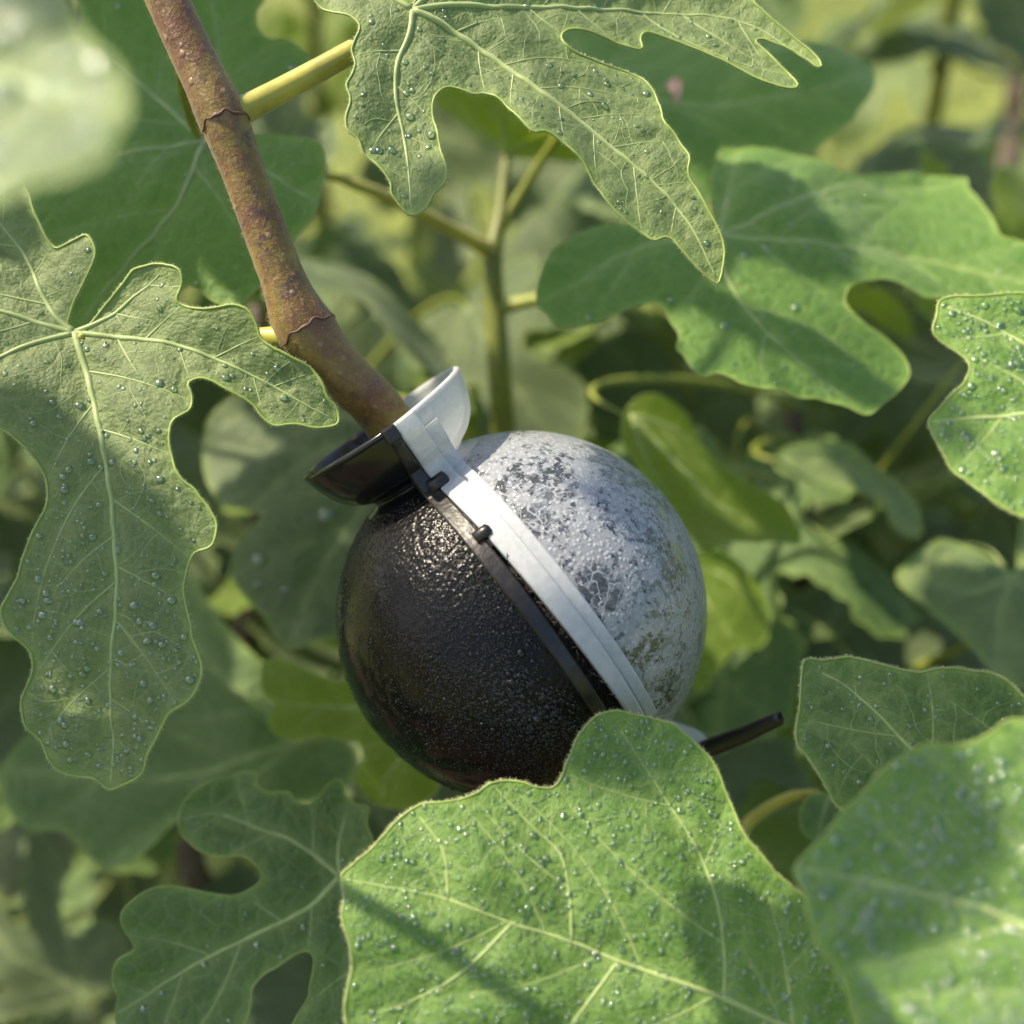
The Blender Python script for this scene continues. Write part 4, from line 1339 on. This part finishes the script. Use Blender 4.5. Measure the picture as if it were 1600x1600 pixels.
# ------------------------------------------------------------------ generic fig leaves, copied
HALF = [(0.015, -0.005), (0.06, -0.07), (0.15, -0.13), (0.27, -0.14), (0.37, -0.07), (0.42, 0.04), (0.37, 0.13), (0.27, 0.17), (0.235, 0.21), (0.28, 0.28), (0.40, 0.33),
        (0.53, 0.41), (0.61, 0.52), (0.585, 0.60), (0.49, 0.60), (0.36, 0.53), (0.25, 0.45), (0.185, 0.43), (0.165, 0.48), (0.20, 0.58), (0.26, 0.69), (0.265, 0.80), (0.20, 0.90), (0.10, 0.97)]


def proto(seed, size, mat, kw, vm):
    r = np.random.default_rng(seed)
    l_ = [(x * r.uniform(0.9, 1.1) + r.normal(0, 0.008), y + r.normal(0, 0.012)) for x, y in HALF]
    rr_ = [(-x * r.uniform(0.9, 1.1) + r.normal(0, 0.008), y + r.normal(0, 0.012)) for x, y in HALF]
    poly = np.array(l_ + [(0.0, 1.02)] + rr_[::-1] + [(0.0, -0.012)]) * size
    poly[:, 0] *= r.uniform(0.95, 1.15)
    poly = catmull(poly, 6, closed=True)
    poly = resample(np.r_[poly, poly[:1]], 0.0022)[:-1]
    a = np.arange(len(poly))
    nn_ = poly - np.roll(poly, 1, 0)
    nn_ = np.c_[nn_[:, 1], -nn_[:, 0]] / (np.linalg.norm(nn_, axis=1)[:, None] + 1e-9)
    poly = poly + nn_ * (0.0011 * np.sin(a * 2 * math.pi / 5.3) + 0.0008 * np.sin(a * 2 * math.pi / 8.7 + 1))[:, None]
    lobes = [(0, 1.0), (0.58, 0.54), (-0.58, 0.54), (0.39, 0.02), (-0.39, 0.02)]
    prim = []
    for x, y in lobes:
        e = np.array([x, y]) * size * 0.97
        mid = e * 0.5 + np.array([0.03 * np.sign(x), 0.05 if x else 0]) * size
        prim.append(catmull(np.array([[0, 0], mid, e]), 8))
    sh = LeafShape(seed, **kw)
    ms = build_leaf_meshes(sh, poly, prim, 0.0042, r, sec_gap=0.028, r_main=0.0008)
    ms['blade'].materials.append(mat)
    for v_ in ms['veins']:
        v_.materials.append(vm)
    ms['margin'].materials.append(M_MARGIN)
    return ms


PROTO = [proto(101, 0.15, M_DULL, dict(bend=(-1.2, -1.4), wave=0.005, wfreq=40), M_VEIN_D),
         proto(102, 0.15, M_DEEP, dict(bend=(-1.8, -0.6), wave=0.005, wfreq=45), M_VEIN_D),
         proto(103, 0.15, M_SAGE, dict(bend=(1.2, -2.0), wave=0.006, wfreq=40), M_VEIN_D),
         proto(104, 0.15, M_YOUNG, dict(bend=(-0.9, -0.9), wave=0.006, wfreq=50), M_VEIN_D),
         proto(105, 0.15, M_DULL, dict(bend=(1.6, -1.0), curl=1.0, wave=0.006, wfreq=42), M_VEIN_D),
         proto(106, 0.15, M_SAGE, dict(bend=(-1.5, -1.5), curl=-1.0, wave=0.005, wfreq=48), M_VEIN_D)]


def place(shoot, k, pos, N, tipd, scale, pet_mat=None, name='leaf'):
    N = nrm(N)
    Vv = nrm(tipd - N * np.dot(tipd, N))
    U = np.cross(Vv, N)
    ms = PROTO[k]
    leaf = link(name, ms['blade'], None, shoot.root)
    leaf.matrix_basis = frame_mat(U * scale, Vv * scale, N * scale, pos - shoot.org)
    for i, vmesh in enumerate(ms['veins']):
        link('midrib' if i == 0 else 'vein', vmesh, None, leaf)
    link('margin', ms['margin'], None, leaf)
    M = frame_mat(U * scale, Vv * scale, N * scale, pos)
    petiole(shoot, pos, leaf, M, Vv, N, mat=pet_mat or M_PETG, r=(0.0018 / scale, 0.0013 / scale))
    return leaf


# background shoots: stems rooted in the ground
BG = []
spots = [(-0.45, 0.75, 1.45, 'leaning fig shoot beyond the drooping sage leaf'), (-0.22, 1.05, 1.48, 'fig shoot in the shade behind the broad leaf beside the branch'),
         (0.05, 0.85, 0.95, 'fig shoot deep in the bush straight behind the pod'), (0.38, 0.95, 1.46, 'fig shoot behind the dappled leaf'),
         (0.62, 0.80, 1.44, 'fig shoot beyond the deep green hairy edged leaf'), (0.30, 1.45, 1.55, 'farther fig shoot in front of the lawn'),
         (-0.55, 1.45, 1.52, 'farther fig shoot on the lawn beyond the broad leaf behind the branch'), (0.80, 1.35, 1.12, 'farther fig shoot beside the dark woody stem'),
         (-0.12, 0.50, 0.80, 'short fig shoot low under the branch'), (0.28, 0.55, 0.78, 'short fig shoot low behind the deep green leaf')]
for i, (x, y, zt, lb) in enumerate(spots):
    lean = RNG.normal(0, 0.05, 2)
    BG.append(Shoot('fig_shoot', lb, 'fig shoot', [(x, y, 0), (x + lean[0] * 0.4, y + lean[1] * 0.4, zt * 0.5), (x + lean[0], y + lean[1], zt), (x + lean[0] * 1.5, y + lean[1] * 1.5, zt + 0.08)],
                    [0.010, 0.008, 0.005, 0.003], M_GREENSTEM if i % 2 else M_WOOD, group='fig shoots of the thicket', segs=9))
ws = Shoot('fig_shoot', 'dark woody fig stem standing against the lawn', 'fig shoot',
           [(0.42, 1.05, 0.0), (0.43, 1.02, 0.6), at(1545, 360, 0.95), at(1580, 220, 0.95), at(1590, 60, 0.95), at(1596, -120, 0.95)], [0.012, 0.011, 0.0095, 0.009, 0.008, 0.006], M_WOOD, segs=10)
BG.append(ws)


def nearest_shoot(p):
    return min(BG, key=lambda s: np.linalg.norm(s.P - p, axis=1).min())


def rnd_leaf(px, py, d, k, sc, tilt=0.45, tip=None, shoot=None):
    pos = at(px, py, d)
    N = np.array([0, 0, 1.0]) * 0.62 - FWD * 0.62 + RNG.normal(0, tilt, 3)
    a = RNG.uniform(0, 2 * math.pi)
    td = c2w((math.cos(a), math.sin(a) - 0.4, 0.0)) if tip is None else c2w((tip[0], tip[1], 0))
    return place(shoot or nearest_shoot(pos), k, pos, N, td, sc)


def grass_gap(px, py, e=0):
    return any((px - a) ** 2 / (rx + e) ** 2 + (py - b) ** 2 / (ry + e) ** 2 < 1 for a, b, rx, ry in
               ((860, 320, 110, 60), (480, 40, 70, 60), (480, 190, 60, 60), (1400, 230, 60, 60), (1310, 60, 80, 60)))


# layer by layer, jittered over the view and beyond its edges
for d, step, ymin, sc0, kinds in ((0.44, 300, 420, 0.72, (0, 0, 1, 4, 3)), (0.56, 270, 300, 0.85, (0, 1, 4, 2, 0)), (0.74, 240, 150, 0.95, (0, 1, 4, 2, 5)), (1.0, 215, 60, 1.0, (0, 1, 2, 5, 3)), (1.45, 190, 40, 1.15, (0, 2, 5, 4))):
    y = ymin
    row = 0
    while y < 1720:
        x = -260 + (row % 2) * step * 0.5
        while x < 1900:
            px, py = x + RNG.normal(0, step * 0.2), y + RNG.normal(0, step * 0.2)
            if not grass_gap(px, py, (85 if py > 200 else 35) if d > 0.7 else (40 if d > 0.5 else 0)):
                rnd_leaf(px, py, d * RNG.uniform(0.93, 1.1), int(RNG.choice(kinds)), sc0 * RNG.uniform(0.75, 1.15))
            x += step
        y += step * 0.9
        row += 1

# unseen crown leaves added to shade the thicket below and let sun flecks through
def project(p):
    r = p - CAM
    z = r @ FWD
    return 800 + FPX * (r @ RIGHT) / z, 800 - FPX * (r @ UPV) / z


def out_of_view(p, reach=0.13):
    r = p - CAM
    if r @ FWD < 0.02:
        return True
    x, y = project(p)
    m = reach * FPX / (r @ FWD)
    return y < -m or x < -m or x > 1600 + m


OPEN_SPOTS = [(at(1210, 165, 0.33), 0.15), (at(1320, 380, 0.295), 0.14), (at(1150, 560, 0.27), 0.13), (at(760, 90, 0.226), 0.14), (at(150, 640, 0.222), 0.14), (at(900, 1350, 0.205), 0.14)]  # places the added crown leaves must leave in sun
n_c = 0
while n_c < 95:
    pos = np.array([RNG.uniform(-1.25, 0.75), RNG.uniform(0.42, 1.9), RNG.uniform(1.28, 1.62)])
    if not out_of_view(pos) or any(np.linalg.norm(np.cross(pos - q, SUN_W)) < rq for q, rq in OPEN_SPOTS):
        continue
    N = np.array([0, 0, 1.0]) + RNG.normal(0, 0.35, 3)
    a = RNG.uniform(0, 2 * math.pi)
    place(nearest_shoot(pos), int(RNG.choice((0, 1, 2, 4, 5))), pos, N, np.array([math.cos(a), math.sin(a), -0.2]), RNG.uniform(0.95, 1.3))
    n_c += 1
# unseen leaves added sunward on the branch, casting shade on the leaves in view
for tx, ty, td, s_, sc_ in ((240, 330, 0.275, 0.26, 0.62), (330, 80, 0.275, 0.24, 0.5), (960, 420, 0.29, 0.34, 0.55), (420, 1450, 0.26, 0.55, 0.75), (560, 700, 0.345, 0.42, 0.6), (250, 1180, 0.36, 0.45, 0.9), (1400, 1150, 0.21, 0.62, 0.6)):
    pos = at(tx, ty, td) + SUN_W * s_
    N = SUN_W + RNG.normal(0, 0.25, 3)
    a = RNG.uniform(0, 2 * math.pi)
    tdv = nrm(np.array([math.cos(a), math.sin(a), -0.1]))
    pos = pos - tdv * 0.05 * sc_
    place(branch, int(RNG.choice((2, 5))), pos, N, tdv, sc_)

# unseen neighbouring bushes added either side to darken the pod's reflections
for x, y, lb in ((-0.72, 0.22, 'unseen leafy fig shoot added apart on the sunny side of the branch'), (-0.66, -0.30, 'unseen leafy fig shoot added at the open end of the sunny row'),
                 (0.74, 0.18, 'unseen leafy fig shoot added apart on the shady side of the pod'), (0.70, -0.34, 'unseen leafy fig shoot added at the open end of the shady row')):
    sb = Shoot('fig_shoot', lb, 'fig shoot', [(x, y, 0), (x * 0.97, y, 0.7), (x * 1.02, y + 0.03, 1.3), (x, y, 1.55)], [0.011, 0.009, 0.006, 0.003], M_WOOD, group='fig shoots of the thicket', segs=9)
    k = 0
    while k < 26:
        pos = np.array([x + RNG.normal(0, 0.13), y + RNG.normal(0, 0.16), RNG.uniform(0.55, 1.6)])
        if abs(pos[0]) < 0.42 or not out_of_view(pos):
            continue
        N = np.array([-0.5 * np.sign(x), 0.0, 1.0]) + RNG.normal(0, 0.35, 3)
        a = RNG.uniform(0, 2 * math.pi)
        place(sb, int(RNG.choice((0, 1, 2, 4, 5))), pos, N, np.array([math.cos(a), math.sin(a), -0.3]), RNG.uniform(0.9, 1.25))
        k += 1

# grass of the lawn beyond the bushes
mb = MB()
gn = 16000
gp = np.c_[RNG.uniform(-4.5, 4.5, gn), 2.4 + 7.0 * RNG.uniform(0, 1, gn) ** 1.5]
gz = 0.025 * wv(gp) - 0.02 if False else np.zeros(gn) - 0.02
an = RNG.uniform(0, 2 * math.pi, gn)
hh_ = RNG.uniform(0.05, 0.14, gn)
V = np.empty((gn * 4, 3))
wdt = 0.004
V[0::4] = np.c_[gp + np.c_[np.cos(an), np.sin(an)] * wdt, gz]
V[1::4] = np.c_[gp - np.c_[np.cos(an), np.sin(an)] * wdt, gz]
ln = RNG.normal(0, 0.03, (gn, 2))
V[2::4] = np.c_[gp + ln * 0.4 - np.c_[np.cos(an), np.sin(an)] * wdt * 0.6, gz + hh_ * 0.6]
V[3::4] = np.c_[gp + ln, gz + hh_]
F = []
for i in range(gn):
    j = 4 * i
    F += [(j, j + 1, j + 2), (j, j + 2, j + 3)]
gr = link('grass', mesh_from('grass', V, F), simple('grass_blade', (0.20, 0.24, 0.045), 0.6, 0.4, 3.0))
gr['kind'] = 'stuff'
gr['label'] = 'sunlit yellow green lawn grass beyond the fig bushes'
gr['category'] = 'grass'
